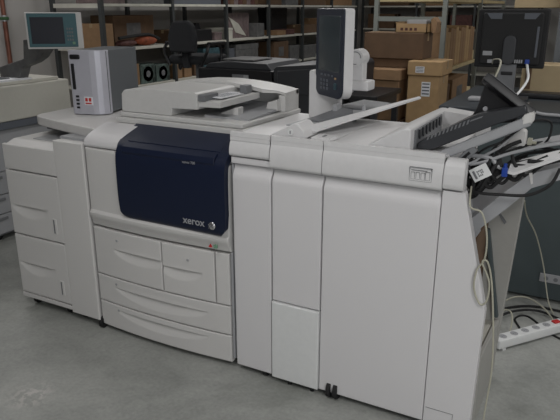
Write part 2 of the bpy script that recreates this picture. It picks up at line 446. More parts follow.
prism(b, [(-1.664, 1.119)] + [p for p in arch if p[0] < -1.66][::-1] if False else [(-2.092, 1.119), (-2.09, 1.205), (-2.07, 1.222), (-2.0, 1.234), (-1.85, 1.249), (-1.70, 1.252), (-1.641, 1.248), (-1.641, 1.119)], 'y', 2.62, 2.785, .004, 1); obj('hood', b, 'scan', af)
b = B()   # curved roof over the output tray, cut off diagonally at its front
top = [(-1.640, 1.248), (-1.55, 1.241), (-1.48, 1.232), (-1.42, 1.223), (-1.372, 1.214)]
V = []
for x, z in top:
    yf = 2.615 if x < -1.52 else 2.60 if x < -1.45 else 2.64
    V.append([b.verts.new((x, yf, z - .022 + (.006 if x > -1.45 else 0))), b.verts.new((x, yf, z - .004)), b.verts.new((x, 2.785, z)), b.verts.new((x, 2.785, z - .022))])
for p, q in zip(V, V[1:]):
    for i in range(4): b.faces.new((p[i], q[i], q[(i + 1) % 4], p[(i + 1) % 4]))
b.faces.new(V[0]); b.faces.new(V[-1][::-1]); obj('output_roof', b, 'scan', af)
b = B(); box(b, -1.64, -1.372, 2.755, 2.785, 1.118, 1.215, .002); box(b, -1.41, -1.372, 2.64, 2.76, 1.118, 1.198, .004); obj('rear_wall', b, 'scan', af)
b = B(); slab(b, [(-1.64, 2.30, 1.196), (-1.520, 2.29, 1.200), (-1.500, 2.612, 1.208), (-1.64, 2.60, 1.206)], .026); tr = obj('input_tray', b, 'scan', af)
b = B(); box(b, -1.575, -1.535, 2.545, 2.60, 1.205, 1.246, .005, 2); obj('paper_guide', b, 'mgrey', tr)
b = B(); box(b, -1.645, -1.600, 2.292, 2.40, 1.196, 1.226, .003); obj('feed_slot', b, 'mgrey', af)
b = B(); slab(b, [(-1.64, 2.34, 1.128), (-1.40, 2.34, 1.124), (-1.40, 2.75, 1.140), (-1.64, 2.75, 1.144)], .01); obj('output_tray', b, 'lgrey', af)
b = B(); prism(b, [(-1.60, 1.128), (-1.51, 1.162), (-1.495, 1.162), (-1.495, 1.126)], 'y', 2.40, 2.45, .002, 1); obj('paper_stop', b, 'scan', af)
b = B(); prism(b, [(-1.46, 1.126), (-1.45, 1.165), (-1.40, 1.18), (-1.395, 1.126)], 'y', 2.60, 2.64, .002, 1); obj('side_fence', b, 'scan', af)
b = B(); box(b, -2.125, -2.105, 2.42, 2.50, 1.10, 1.125, .004); obj('hinge', b, 'scan', pb)
def sheet_thing(name, pts, z, label, m='paper', dz=.003, cat='paper', group=None):
    b = B(); vs = [(p[0], p[1]) for p in pts]; prism(b, vs, 'z', z, z + dz)
    o = obj(name, b, m, loc=(pts[0][0], pts[0][1], z)); tag(o, label, cat, group); return o
o = sheet_thing('paper_sheet', [(-1.635, 2.36), (-1.545, 2.34), (-1.545, 2.535), (-1.635, 2.56)], 1.2075, 'white printed sheet lying in the document feeder tray'); 
b = B()
for i in range(5): box(b, -1.625 + .014 * i, -1.619 + .014 * i, 2.38, 2.52, 1.2104, 1.2108)
obj('printed_lines', b, 'ink', o)

# ---- bridge module (narrow strip)
t = thing('bridge_module', 'narrow white module between the navy fronted printer and the wide finisher', 'printer module', (-1.24, 2.4, 0))
b = B(); box(b, -1.338, -1.146, 2.11, 2.71, .05, 1.085, .005); obj('body', b, 'shell2', t)
def doorprofile(zt):   # door top leans back under the hood band
    return lambda x, z: -.018 * max(0, min(1, (z - (zt - .045)) / .03))
b = B(); panel(b, -1.330, -1.148, .034, .985, YF, doorprofile(.985), 4, 60, .03, .004); obj('front_panel', b, 'shell2', t)
b = B(); box(b, -1.342, -1.331, YF + .016, 2.12, .05, .985, .002); obj('gap_shade_strip', b, 'lgrey', t)  # grey strip in the gap, its colour standing in for the recess shading
b = B(); panel(b, -1.335, -1.148, .990, 1.018, YF, lambda x, z: 0, 2, 2, .03, .004); obj('lower_band', b, 'shell2', t)
ROLL = [(2.074, 1.024), (2.069, 1.035), (2.072, 1.060), (2.080, 1.082), (2.090, 1.096), (2.104, 1.103), (2.13, 1.105), (2.72, 1.105)]
b = B(); sheet(b, ROLL, -1.336, -1.150, .018, k=6); obj('hood', b, 'band', t)
for x, y in ((-1.19, 2.115), (-1.28, 2.62)): caster(t, x, y, .028, .06)

# ---- finisher
t = thing('finisher', 'wide white finisher with tall doors, a raised output hood and a slanted end panel', 'finisher', (-.8, 2.4, 0))
b = B(); box(b, -1.140, -.462, 2.11, 2.70, .06, 1.085, .005); obj('body', b, 'shell2', t)
dp = doorprofile(.985)
b = B(); panel(b, -1.142, -.921, .407, .985, YF, dp, 6, 60, .03, .004); obj('door', b, 'shell2', t)
b = B(); panel(b, -1.142, -.919, .030, .402, YF - .010, lambda x, z: 0, 6, 6, .04, .005); obj('lower_door', b, 'white', t)
b = B(); panel(b, -.915, -.462, .032, .985, YF, dp, 10, 60, .03, .004); obj('door', b, 'shell2', t)
BAND = [(2.082, .990), (2.071, .996), (2.067, 1.01), (2.069, 1.050), (2.077, 1.080), (2.087, 1.096), (2.102, 1.103), (2.13, 1.105), (2.71, 1.105)]
b = B(); sheet(b, BAND, -1.145, -.920, .018, k=6); hb = obj('hood_band', b, 'band', t)
b = B(); sheet(b, BAND, -.917, -.461, .018, k=6); hb = obj('hood_band', b, 'band', t)
# line drawing label on the band
b = B()
def fr(x0, x1, z0, z1, w=.0008, y0=2.0665, y1=2.075):
    box(b, x0, x1, y0, y1, z0, z0 + w); box(b, x0, x1, y0, y1, z1 - w, z1); box(b, x0, x0 + w, y0, y1, z0, z1); box(b, x1 - w, x1, y0, y1, z0, z1)
fr(-.578, -.498, 1.018, 1.068, .0010)
for i in range(3): fr(-.572 + i * .018, -.558 + i * .018, 1.024, 1.050)
fr(-.520, -.504, 1.024, 1.055); box(b, -.572, -.515, 2.0665, 2.075, 1.057, 1.058)
obj('instruction_label', b, 'mgrey', hb, 'thin grey line drawing in a square frame')
b = B(); box(b, -1.00, -.915, 2.135, 2.215, 1.105, 1.122, .006, 2); k = obj('latch_plate', b, 'band', t)
b = B(); box(b, -.962, -.950, 2.16, 2.19, 1.1215, 1.1235, .001); obj('latch_mark', b, 'mgrey', k)
# end panel, slanting outwards
b = B(); prism(b, [(-.4595, .028), (-.4595, .993), (-.381, .993), (-.272, .56), (-.275, .40), (-.280, .028)], 'y', YF, 2.125, .004, 2); ep = obj('end_panel', b, 'shell2', t)
b = B(); prism(b, [(2.082, .997), (2.070, 1.003), (2.066, 1.02), (2.069, 1.055), (2.077, 1.082), (2.088, 1.097), (2.104, 1.105), (2.128, 1.105), (2.128, .997)], 'x', -.4595, -.388, .003, 1); obj('end_cap', b, 'band', t)
b = B(); box(b, -.452, -.345, YF - .0015, YF + .003, .100, .1015); box(b, -.3465, -.345, YF - .0015, YF + .003, .04, .100); obj('foot_flap_seam', b, 'mgrey', ep)
b = B(); prism(b, [(-.46, .05), (-.46, .90), (-.235, .87), (-.262, .30), (-.275, .05)], 'y', 2.555, 2.60, .003, 1); bp_ = obj('rear_plate', b, 'skirt', t)
b = B(); prism(b, [(-.388, .80), (-.366, .745), (-.356, .690), (-.372, .678), (-.386, .70), (-.384, .75)], 'y', 2.550, 2.556); obj('cable_slot', b, 'black', bp_)
b = B(); prism(b, [(-.335, .80), (-.325, .80), (-.29, .755), (-.297, .745)], 'y', 2.549, 2.556); obj('vent_slot', b, 'mgrey', bp_)
b = B(); prism(b, [(2.126, .03), (2.60, .03), (2.60, .30), (2.126, .35)], 'x', -.290, -.272, .003, 1); obj('side_skirt', b, 'skirt', t)
b = B(); prism(b, [(2.126, .33), (2.20, .33), (2.554, .29), (2.554, .06), (2.126, .06)], 'x', -.46, -.292); obj('inner_floor', b, 'cream', t)
b = B(); prism(b, [(-.368, .72), (-.350, .72), (-.274, .325), (-.294, .325)], 'y', 2.525, 2.55, .003, 1); obj('guide_rail', b, 'slate', t, 'dark slate vertical rail')
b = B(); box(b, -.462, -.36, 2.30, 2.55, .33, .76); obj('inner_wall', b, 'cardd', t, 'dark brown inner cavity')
for x, y in ((-.868, 2.105), (-.838, 2.105), (-.50, 2.16), (-1.08, 2.6), (-.50, 2.58)): caster(t, x, y, .042, .09, w=.018)
b = B(); cyl(b, (-1.065, 2.10, .016), .010, .032, n=12); cyl(b, (-.955, 2.10, .016), .010, .032, n=12); box(b, -1.06, -.95, 2.09, 2.11, .022, .038); obj('levelling_foot', b, 'black', t)
b = B(); box(b, -1.13, -.47, 2.13, 2.68, .045, .062); obj('chassis', b, 'dgrey', t)
# raised output hood
b = B()
# left sloping wing + right end with dark grille
def hoodprof(y): return [(-.80, 1.104), (-.655, 1.180), (-.600, 1.192), (-.596, 1.104)]
prism(b, [(-.78, 1.104), (-.66, 1.172), (-.625, 1.190), (-.598, 1.190), (-.598, 1.104)], 'y', 2.125, 2.68, .008, 3); rh = obj('output_hood', b, 'band', t)
b = B(); prism(b, [(2.17, 1.110), (2.17, 1.178), (2.56, 1.180), (2.56, 1.110)], 'x', -.600, -.592); g = obj('exit_grille', b, 'mgrey', rh)
b = B()
for i in range(7):
    y0 = 2.20 + i * .05; prism(b, [(y0, 1.176), (y0 + .03, 1.176), (y0 + .026, 1.148), (y0 + .012, 1.140), (y0 + .004, 1.150)], 'x', -.593, -.586)
obj('grille_teeth', b, 'dgrey', g)
b = B(); prism(b, [(-.60, 1.085), (-.60, 1.190), (-.43, 1.172), (-.415, 1.15), (-.415, 1.085)], 'y', 2.60, 2.70, .005, 2); obj('rear_rim', b, 'band', rh)
# output tray (dark) with its light side strip, rising to the right
def tilted(bm, x0, x1, y0, y1, za, zb, th, y0b=None, y1b=None):
    """slab from x0 (height za) to x1 (height zb)"""
    y0b = y0 if y0b is None else y0b; y1b = y1 if y1b is None else y1b
    q = [(x0, y0, za), (x1, y0b, zb), (x1, y1b, zb), (x0, y1, za)]
    T = [bm.verts.new(p) for p in q]; U = [bm.verts.new((p[0], p[1], p[2] - th)) for p in q]
    fs = [bm.faces.new(T), bm.faces.new(U[::-1])] + [bm.faces.new((T[i], T[(i + 1) % 4], U[(i + 1) % 4], U[i])) for i in range(4)]
    bmesh.ops.recalc_face_normals(bm, faces=fs)
    bmesh.ops.bevel(bm, geom=list({e for f in fs for e in f.edges}), offset=min(.004, th * .3), segments=2, affect='EDGES')
    return bm
t2 = thing('output_tray', 'dark grey output tray rising to the right out of the finisher hood', 'paper tray', (-.4, 2.35, 1.105))
b = B(); prism(b, [(-.590, 1.108), (-.588, 1.130), (-.43, 1.226), (-.385, 1.250), (-.235, 1.290), (-.225, 1.262), (-.315, 1.222), (-.535, 1.108)], 'y', 2.185, 2.30, .003, 1); dt = obj('tray_plate', b, 'dgrey', t2)
b = B(); tilted(b, -.500, -.205, 2.150, 2.184, 1.112, 1.268, .036); obj('side_strip', b, 'lgrey', t2, 'light grey edge strip')
b = B(); tilted(b, -.235, -.200, 2.148, 2.190, 1.262, 1.276, .034); obj('strip_end', b, 'shell', t2)
b = B()
for i in range(11):
    x = -.555 + i * .0135; z = 1.128 + (x + .585) * .50
    prism(b, [(x, z), (x + .006, z + .003), (x + .010, z + .020), (x + .004, z + .017)], 'y', 2.1825, 2.187)
obj('tray_slots', b, 'mgrey', dt)
b = B(); prism(b, [(-.41, 1.222), (-.37, 1.240), (-.365, 1.247), (-.405, 1.229)], 'y', 2.1825, 2.187); obj('tray_tab', b, 'mgrey', dt)
# lower tray
t3 = thing('lower_tray', 'light grey bent tray sticking out low on the right end of the finisher', 'paper tray', (-.3, 2.35, .9))
b = B()
F = [(-.400, .835), (-.330, .912), (-.262, .988), (-.192, 1.058), (-.08, 1.103)]; K = [(-.450, .850), (-.360, .940), (-.285, 1.022), (-.20, 1.064), (-.09, 1.092)]
st = []
for (fx, fz), (kx, kz), th in zip(F, K, (.058, .060, .062, .050, .042)):
    st.append([b.verts.new(p) for p in ((fx, 2.20, fz), (kx, 2.50, kz), (kx + .01, 2.50, kz - .02), (fx + .010, 2.20, fz - th))])
for p, q in zip(st, st[1:]):
    for i in range(4): b.faces.new((p[i], q[i], q[(i + 1) % 4], p[(i + 1) % 4]))
b.faces.new(st[0]); b.faces.new(st[-1][::-1])
obj('tray_body', b, 'lgrey', t3)
b = B(); prism(b, [(-.197, 1.060), (-.186, 1.0635), (-.180, 1.0245), (-.186, 1.021)], 'y', 2.197, 2.2005); obj('joint_seam', b, 'shell', t3)
b = B(); box(b, -.46, -.375, 2.22, 2.48, .80, .87, .004); obj('mounting_block', b, 'lgrey', t3)
b = B(); prism(b, [(-.43, .86), (-.34, .90), (-.345, .80), (-.40, .70), (-.43, .70)], 'y', 2.25, 2.27); obj('mounting_bracket', b, 'lgrey', t3)

# ---- wedge foot with long sloping tray lying on the finisher
t = thing('sheet_tray', 'white tray with a wedge foot and a long sloping arm on the finisher top', 'paper tray', (-1.1, 2.3, 1.105))
b = B(); 
A = [(-1.205, 2.128, 1.107), (-1.036, 2.12, 1.107), (-1.036, 2.155, 1.107)]
prism(b, [(-1.195, 1.106), (-1.034, 1.106), (-1.010, 1.118), (-1.022, 1.146), (-1.046, 1.170), (-1.062, 1.172), (-1.085, 1.160)], 'y', 2.118, 2.235, .003, 1); ft = obj('foot', b, 'band', t)
b = B(); cyl(b, (-1.078, 2.117, 1.136), .012, .004, 'y'); sc = obj('screw_cap', b, 'white', ft)
b = B(); box(b, -1.080, -1.076, 2.1135, 2.116, 1.130, 1.142); obj('screw_slot', b, 'mgrey', sc)
b = B(); slab(b, [(-1.040, 2.20, 1.152), (-1.010, 2.18, 1.134), (-.766, 2.85, 1.203), (-.778, 2.86, 1.206)], .007); obj('arm', b, 'band', t)
b = B(); slab(b, [(-1.16, 2.24, 1.140), (-1.045, 2.22, 1.150), (-.90, 2.60, 1.174), (-1.05, 2.66, 1.165)], .006); tp = obj('tray_plate', b, 'lgrey', t)
b = B(); slab(b, [(-1.09, 2.30, 1.160), (-1.03, 2.28, 1.158), (-.96, 2.48, 1.182), (-1.03, 2.51, 1.186)], .016); obj('paper_guide', b, 'mgrey', tp)
b = B(); box(b, -1.04, -1.02, 2.44, 2.50, 1.17, 1.205, .003); obj('guide_clip', b, 'lgrey', tp)
b = B(); box(b, -.925, -.915, 2.50, 2.52, 1.155, 1.205, .002); obj('guide_clip', b, 'lgrey', tp)
b = B(); slab(b, [(-1.10, 2.60, 1.17), (-.90, 2.56, 1.176), (-.86, 2.70, 1.190), (-1.02, 2.78, 1.185)], .008); obj('tray_extension', b, 'mgrey', t)
b = B(); box(b, -1.02, -1.00, 2.62, 2.64, 1.105, 1.165, .002); obj('tray_leg', b, 'mgrey', t)

# ---- control panel on its post
t = thing('control_panel', 'tall dark touch screen panel on a white post standing on the printer', 'control panel', (-1.16, 2.68, 1.105))
b = B(); prism(b, [(-1.245, 1.1055), (-1.245, 1.318), (-1.236, 1.326), (-1.225, 1.322), (-1.205, 1.30), (-1.10, 1.30), (-1.100, 1.1055)], 'y', 2.635, 2.70, .004, 2); obj('post', b, 'band', t)
N = Vector((-.635, -.77, 0)).normalized(); Wd = Vector((.77, -.635, 0)).normalized()   # face normal, direction towards its near edge
ctr = Vector((-1.108, 2.56, 1.408))
R = Matrix((( Wd.x, -N.x, 0), (Wd.y, -N.y, 0), (0, 0, 1))).to_4x4()     # local x = Wd, local y = -N (into panel)
MX = Matrix.Translation(ctr) @ R
def pbx(bm, x0, x1, y0, y1, z0, z1, bev=0, seg=2): 
    return box(bm, x0, x1, y0, y1, z0, z1, bev, seg, MX)
def rounded(x0, x1, z0, z1, rb, rt, n=7):
    P = []
    for cx, cz, r, a0 in ((x0 + rb, z0 + rb, rb, PI), (x1 - rb, z0 + rb, rb, 1.5 * PI), (x1 - rt, z1 - rt, rt, 0), (x0 + rt, z1 - rt, rt, .5 * PI)):
        for i in range(n): 
            a = a0 + .5 * PI * i / (n - 1); P.append((cx + r * math.cos(a), cz + r * math.sin(a)))
    return P
def pprism(bm, P, y0, y1, bev=0):
    k = B(); prism(k, P, 'y', y0, y1, bev); 
    for v in k.verts: v.co = MX @ v.co
    me = bpy.data.meshes.new('tmp'); k.to_mesh(me); k.free(); bm.from_mesh(me); bpy.data.meshes.remove(me); return bm
hw, hz = .133, .190
b = B(); pprism(b, rounded(-hw, hw, -hz, hz, .045, .014), 0, .046, .005); sh = obj('panel_housing', b, 'band', t)
b = B(); pprism(b, rounded(-hw + .001, hw - .001, -hz + .001, hz - .001, .045, .014), -.006, .0, .002); fc = obj('panel_face', b, 'navy2', sh, 'dark bezel')
b = B(); pbx(b, -hw + .032, hw - .030, -.0075, -.004, -.075, hz - .030, .001); obj('touch_screen', b, 'screen', fc)
b = B()
for i in range(4): pbx(b, -.075 + i * .035, -.060 + i * .035, -.009, -.005, -.098, -.090, .001)
for r_ in range(3):
    for c_ in range(3): pbx(b, -.078 + c_ * .030, -.062 + c_ * .030, -.0085, -.005, -.124 - r_ * .018, -.113 - r_ * .018, .001)
obj('buttons', b, 'ink', fc)
b = B(); pbx(b, .055, .078, -.009, -.005, -.150, -.122, .003); obj('start_button', b, 'tealb', fc, 'green start button')
b = B(); pbx(b, .060, .075, -.009, -.005, -.107, -.098, .001); obj('power_key', b, 'cardl', fc, 'small yellow key')
# joint
b = B(); cyl(b, (-1.005, 2.64, 1.390), .038, .08, 'y', n=32); box(b, -1.025, -.972, 2.61, 2.67, 1.29, 1.385, .006); j = obj('swivel_joint', b, 'band', t)
b = B(); tube(b, [(-1.005 + .027 * math.cos(a), 2.598, 1.390 + .027 * math.sin(a)) for a in [2 * PI * k / 24 for k in range(20)]], .0016, 6, 1); obj('joint_ring', b, 'mgrey', j)
b = B(); box(b, -1.070, -.938, 2.595, 2.69, 1.248, 1.292, .008, 2); box(b, -1.11, -1.04, 2.64, 2.69, 1.228, 1.268, .004); obj('joint_base', b, 'band', t)

# ================================================================= cables and odds on the right
def cable(name, pts, r, m, label, group=None, cat='cable'):
    b = B(); tube(b, pts, r, 8, 8); o = obj(name, b, m, loc=pts[0]); tag(o, label, cat, group); return o
cable('cable', [(-.375, 2.15, 1.0), (-.358, 2.072, .951), (-.317, 2.068, .935), (-.293, 2.068, .859), (-.291, 2.068, .773), (-.313, 2.066, .723), (-.316, 2.068, .653), (-.29, 2.068, .596), (-.268, 2.068, .617), (-.268, 2.070, .687), (-.296, 2.060, .757), (-.280, 2.060, .765), (-.262, 2.07, .70), (-.244, 2.07, .583), (-.229, 2.07, .446), (-.223, 2.07, .323), (-.228, 2.07, .192), (-.235, 2.07, .008)], .0032, 'beige', 'thin beige cable hanging in a loop down the open end of the finisher')
cable('cable', [(-.40, 2.20, 1.02), (-.375, 2.17, .985), (-.345, 2.16, .978), (-.271, 2.16, .982), (-.197, 2.16, .990), (-.151, 2.16, 1.012), (-.118, 2.16, 1.045), (-.100, 2.17, 1.095)], .0055, 'rubber', 'thick black cable running level across the front of the bent grey tray')
black = [
 ([(-.40, 2.30, 1.10), (-.36, 2.20, 1.02), (-.36, 2.2, .97), (-.33, 2.2, 1.02), (-.31, 2.22, 1.12), (-.26, 2.3, 1.19)], .006),
 ([(-.43, 2.25, 1.10), (-.39, 2.2, 1.05), (-.38, 2.2, .98), (-.36, 2.22, .96), (-.30, 2.25, 1.04), (-.22, 2.3, 1.10)], .006),
 ([(-.42, 2.2, 1.08), (-.36, 2.19, 1.09), (-.28, 2.22, 1.12), (-.20, 2.3, 1.145), (-.10, 2.35, 1.15)], .0055),
 ([(-.41, 2.24, 1.07), (-.35, 2.2, 1.13), (-.30, 2.22, 1.155), (-.25, 2.24, 1.20), (-.195, 2.26, 1.235), (-.155, 2.3, 1.22), (-.16, 2.3, 1.16), (-.2, 2.3, 1.12)], .004),
 ([(-.42, 2.3, 1.04), (-.38, 2.24, 1.0), (-.37, 2.24, .95), (-.40, 2.24, .93)], .008),
 ([(-.40, 2.24, 1.0), (-.36, 2.24, .99), (-.31, 2.24, 1.03), (-.24, 2.28, 1.10), (-.12, 2.3, 1.13)], .006),
 ([(-.38, 2.2, .95), (-.37, 2.2, 1.0), (-.40, 2.2, 1.05), (-.42, 2.23, 1.09)], .007),
 ([(-.36, 2.3, .96), (-.33, 2.3, 1.04), (-.34, 2.3, 1.1), (-.30, 2.34, 1.13), (-.22, 2.34, 1.13), (-.14, 2.34, 1.12)], .007),
 ([(-.40, 2.19, .96), (-.355, 2.17, 1.0), (-.335, 2.17, 1.06), (-.325, 2.18, 1.10)], .005),
]
LB = ['black cable looping around the white label tag', 'black cable hanging under the label tag to the bent tray', 'black cable lying over the bent tray to the right edge',
      'thin black cable bending in a wide arc right of the output tray', 'short black cable end hanging at the finisher corner', 'black cable running from the corner along the bent tray',
      'black cable bundled behind the white label tag', 'thick black cable lying along the top of the bent tray', 'black cable passing left of the blue plug']
for (p, r), l in zip(black, LB): cable('cable', p, r, 'rubber', l)
for i, (p, l) in enumerate([
 ([(-.40, 2.17, 1.07), (-.372, 2.165, 1.02), (-.374, 2.17, .975), (-.35, 2.17, .985), (-.33, 2.17, 1.03), (-.30, 2.19, 1.09)], 'black cable hanging along the finisher corner left of the label tag'),
 ([(-.40, 2.25, 1.12), (-.36, 2.22, 1.09), (-.32, 2.22, 1.10), (-.28, 2.22, 1.14), (-.24, 2.24, 1.16)], 'black cable between the adapter box and the dark output tray strip'),
 ([(-.41, 2.22, 1.02), (-.36, 2.21, 1.035), (-.32, 2.2, 1.01), (-.30, 2.2, 1.05), (-.25, 2.22, 1.085), (-.18, 2.24, 1.11), (-.10, 2.26, 1.14)], 'black cable passing behind the blue plug to the right edge'),
 ([(-.39, 2.21, .985), (-.34, 2.2, 1.015), (-.29, 2.21, 1.065), (-.20, 2.22, 1.10), (-.10, 2.22, 1.125)], 'black cable squeezed between the bent tray and the white support')]):
    cable('cable', p, .007, 'rubber', l)
rnd = random.Random(3)
WORDS = ['nearest the finisher corner', 'just below the metal connector', 'behind the white barcode tag', 'left of the blue plug', 'behind the blue plug', 'right of the blue plug', 'above the bent tray joint', 'near the right edge of the picture']
for i, wd in enumerate(WORDS):
    x = -.425 + i * .040; zt = .965 + i * .018
    p = [(x, 2.20 + rnd.uniform(0, .05), zt + .09 + rnd.uniform(-.01, .02)), (x + .02, 2.19, zt + .05), (x + .05 + rnd.uniform(-.02, .02), 2.19 + rnd.uniform(0, .03), zt + .01), (x + .10, 2.20, zt + .05 + rnd.uniform(-.01, .02)), (x + .16, 2.22, zt + .10)]
    if i > 4: p = [(x - .06, 2.20, zt + .01), (x, 2.19, zt + .015), (x + .06, 2.20, zt + .035)]
    cable('cable', p, .006 + .002 * (i % 2), 'rubber', 'black cable in the tangle on the bent tray, ' + wd)
grey = [
 ([(-.42, 2.18, 1.065), (-.35, 2.18, 1.085), (-.27, 2.2, 1.12), (-.18, 2.22, 1.15), (-.09, 2.25, 1.17)], .006, 'grey cable stretched from the finisher corner to the right edge of the picture'),
 ([(-.44, 2.17, 1.09), (-.40, 2.17, 1.075), (-.35, 2.2, 1.105), (-.30, 2.22, 1.14), (-.27, 2.24, 1.18)], .005, 'grey cable rising past the metal connector beside the dark output tray'),
 ([(-.40, 2.2, 1.10), (-.33, 2.19, 1.10), (-.30, 2.19, 1.075), (-.285, 2.19, 1.07)], .008, 'pale grey cable with a moulded plug above the blue plug'),
]
for p, r, l in grey: cable('cable', p, r, 'lgrey', l)
# long white paper guide over the cables
t = thing('paper_support', 'long white plastic support lying across the cables towards the right edge', 'paper support', (-.2, 2.25, 1.1))
b = B(); slab(b, [(-.262, 2.165, 1.068), (-.240, 2.16, 1.066), (-.09, 2.18, 1.140), (-.09, 2.24, 1.152), (-.26, 2.22, 1.088)], .010); obj('support_bar', b, 'band', t)
b = B(); slab(b, [(-.30, 2.30, 1.10), (-.10, 2.28, 1.175), (-.10, 2.33, 1.185), (-.28, 2.36, 1.125)], .008); obj('support_plate', b, 'lgrey', t)
# white adapter with connector
t = thing('adapter_box', 'small white tapered adapter with a plug below the output tray end', 'adapter', (-.28, 2.28, 1.11))
b = B(); prism(b, [(-.325, 1.118), (-.235, 1.133), (-.226, 1.145), (-.228, 1.192), (-.25, 1.200), (-.295, 1.170)], 'y', 2.26, 2.30, .004, 1); a = obj('adapter_body', b, 'shell', t)
b = B(); box(b, -.222, -.207, 2.265, 2.295, 1.143, 1.165, .002); cyl(b, (-.203, 2.28, 1.150), .006, .02, 'x', n=12); obj('adapter_plug', b, 'beige', t)
# label tag
t = thing('label_tag', 'white barcode tag tilted among the black cables', 'tag', (-.350, 2.155, 1.05))
mx = Matrix.Translation((-.350, 2.150, 1.054)) @ Matrix.Rotation(math.radians(-33), 4, 'Y')
b = B(); box(b, -.032, .032, -.001, .001, -.024, .024, mx=mx); tg = obj('tag_card', b, 'white', t)
b = B()
for i in range(4):
    for k in range(3):
        if (i * 3 + k) % 5 != 4: box(b, -.010 + i * .006, -.006 + i * .006, -.0018, -.0008, -.012 + k * .008, -.006 + k * .008, mx=mx)
box(b, -.024, -.016, -.0018, -.0008, -.015, .015, mx=mx)
obj('tag_print', b, 'mgrey', tg)
# blue plug
b = B(); box(b, -.282, -.262, 2.160, 2.176, 1.045, 1.078, .004); cyl(b, (-.272, 2.168, 1.082), .006, .02); o = obj('plug', b, 'blue', loc=(-.272, 2.168, 1.045)); tag(o, 'bright blue plug hanging among the black cables', 'plug')
# metal connector
t = thing('metal_connector', 'grey metal hinge block standing between the finisher corner and the dark tray', 'connector', (-.42, 2.18, 1.105))
mx = Matrix.Translation((-.405, 2.165, 1.108)) @ Matrix.Rotation(math.radians(-48), 4, 'Y')
b = B(); box(b, -.040, .040, -.012, .012, -.014, .014, .003, mx=mx); cb = obj('connector_body', b, 'mgrey', t)
b = B(); box(b, -.024, .018, -.0135, -.011, -.005, .005, mx=mx); obj('connector_slot', b, 'black', cb)
b = B(); box(b, -.045, -.036, -.014, .010, -.012, .002, mx=mx); obj('connector_tip', b, 'white', cb)
# black device leaning across the end of the tray
t = thing('black_bar', 'black ribbed bar leaning diagonally against the end of the dark output tray', 'equipment', (-.29, 2.3, 1.28))
mx = Matrix.Translation((-.298, 2.235, 1.312)) @ Matrix.Rotation(math.radians(35), 4, 'Y') @ Matrix.Rotation(math.radians(-30), 4, 'X')
b = B(); box(b, -.105, .105, -.022, .022, -.016, .016, .006, mx=mx); bb = obj('bar_body', b, 'black', t)
b = B(); box(b, -.092, .02, -.020, .0, .0155, .018, .002, mx=mx); box(b, -.07, .07, .006, .012, .0155, .019, .001, mx=mx); obj('bar_slot', b, 'mgrey', bb)
t = thing('black_bracket', 'black hinged bracket standing on the upper part of the dark tray', 'bracket', (-.36, 2.35, 1.21))
b = B(); prism(b, [(-.43, 1.20), (-.400, 1.27), (-.385, 1.345), (-.362, 1.358), (-.30, 1.31), (-.24, 1.27), (-.27, 1.22)], 'y', 2.255, 2.30, .004, 1); obj('bracket_plate', b, 'black', t)
b = B(); cyl(b, (-.372, 2.250, 1.262), .008, .012, 'y', n=12); obj('bracket_screw', b, 'lgrey', t)
cable('cable', [(-.400, 2.38, 1.24), (-.405, 2.42, 1.30), (-.385, 2.44, 1.34), (-.39, 2.6, 1.40), (-.58, 3.6, 1.33), (-.62, 3.82, 1.29)], .0035, 'beige', 'thin pale cable hanging from the monitor down to the dark tray')
# power strip and floor cables
t = thing('power_strip', 'white power strip with a red switch lying on the floor by the finisher', 'power strip', (-.16, 3.02, 0), math.radians(52))
b = B(); box(b, -.24, .22, -.032, .032, .010, .060, .010, 2); ps = obj('strip_body', b, 'white', t, local=True)
b = B()
for i in range(5): cyl(b, (-.19 + i * .072, 0, .0605), .019, .002, n=20)
obj('socket', b, 'lgrey', ps, local=True)
b = B()
for i in range(5):
    for s in (-.006, .006): cyl(b, (-.19 + i * .072 + s, 0, .0618), .0024, .001, n=8)
obj('socket_holes', b, 'ink', ps, local=True)
b = B(); box(b, .145, .185, -.014, .014, .058, .068, .003); obj('switch', b, 'red', ps, local=True)
b = B(); box(b, .215, .275, -.026, .026, .010, .056, .012, 2); obj('end_cap', b, 'white', ps, local=True)
b = B()
for x in (-.2, .2): box(b, x - .01, x + .01, -.03, .03, 0, .010, .002)
obj('strip_foot', b, 'white', ps, local=True)
fc_ = [
 ([(-.01, 3.22, .03), (.06, 3.3, .01), (.2, 3.4, .008), (.5, 3.35, .008)], .006, 'white', 'white power lead leaving the end of the power strip'),
 ([(-.42, 3.0, .006), (-.30, 3.20, .03), (-.18, 3.32, .02), (-.06, 3.30, .012), (.1, 3.2, .008)], .007, 'rubber', 'thick black lead on the floor behind the power strip'),
 ([(-.45, 3.1, .008), (-.32, 3.30, .008), (-.16, 3.40, .008), (.1, 3.38, .008)], .007, 'rubber', 'black lead on the floor at the foot of the slate counter'),
 ([(-.28, 3.0, .004), (-.22, 3.08, .004), (-.26, 3.2, .004), (-.2, 3.26, .004), (-.05, 3.1, .004), (.15, 3.02, .004)], .0055, 'rubber', 'black lead curling out from under the power strip'),
 ([(-.40, 3.05, .004), (-.33, 3.30, .05), (-.24, 3.38, .06), (-.14, 3.32, .05), (-.07, 3.20, .03), (-.12, 3.12, .04)], .0042, 'beige', 'thin beige cable arching over the black leads on the floor'),
 ([(-.38, 2.95, .004), (-.32, 3.10, .08), (-.27, 3.08, .09), (-.26, 3.0, .03), (-.30, 2.9, .004)], .0038, 'beige', 'small beige cable loop on the floor beside the finisher'),
 ([(-.25, 2.75, .80), (-.26, 3.1, .62), (-.22, 3.32, .45), (-.17, 3.42, .25), (-.12, 3.40, .06), (-.08, 3.35, .006)], .0035, 'beige', 'thin beige cable hanging down in front of the slate counter'),
]
for p, r, m, l in fc_: cable('cable', p, r, m, l)

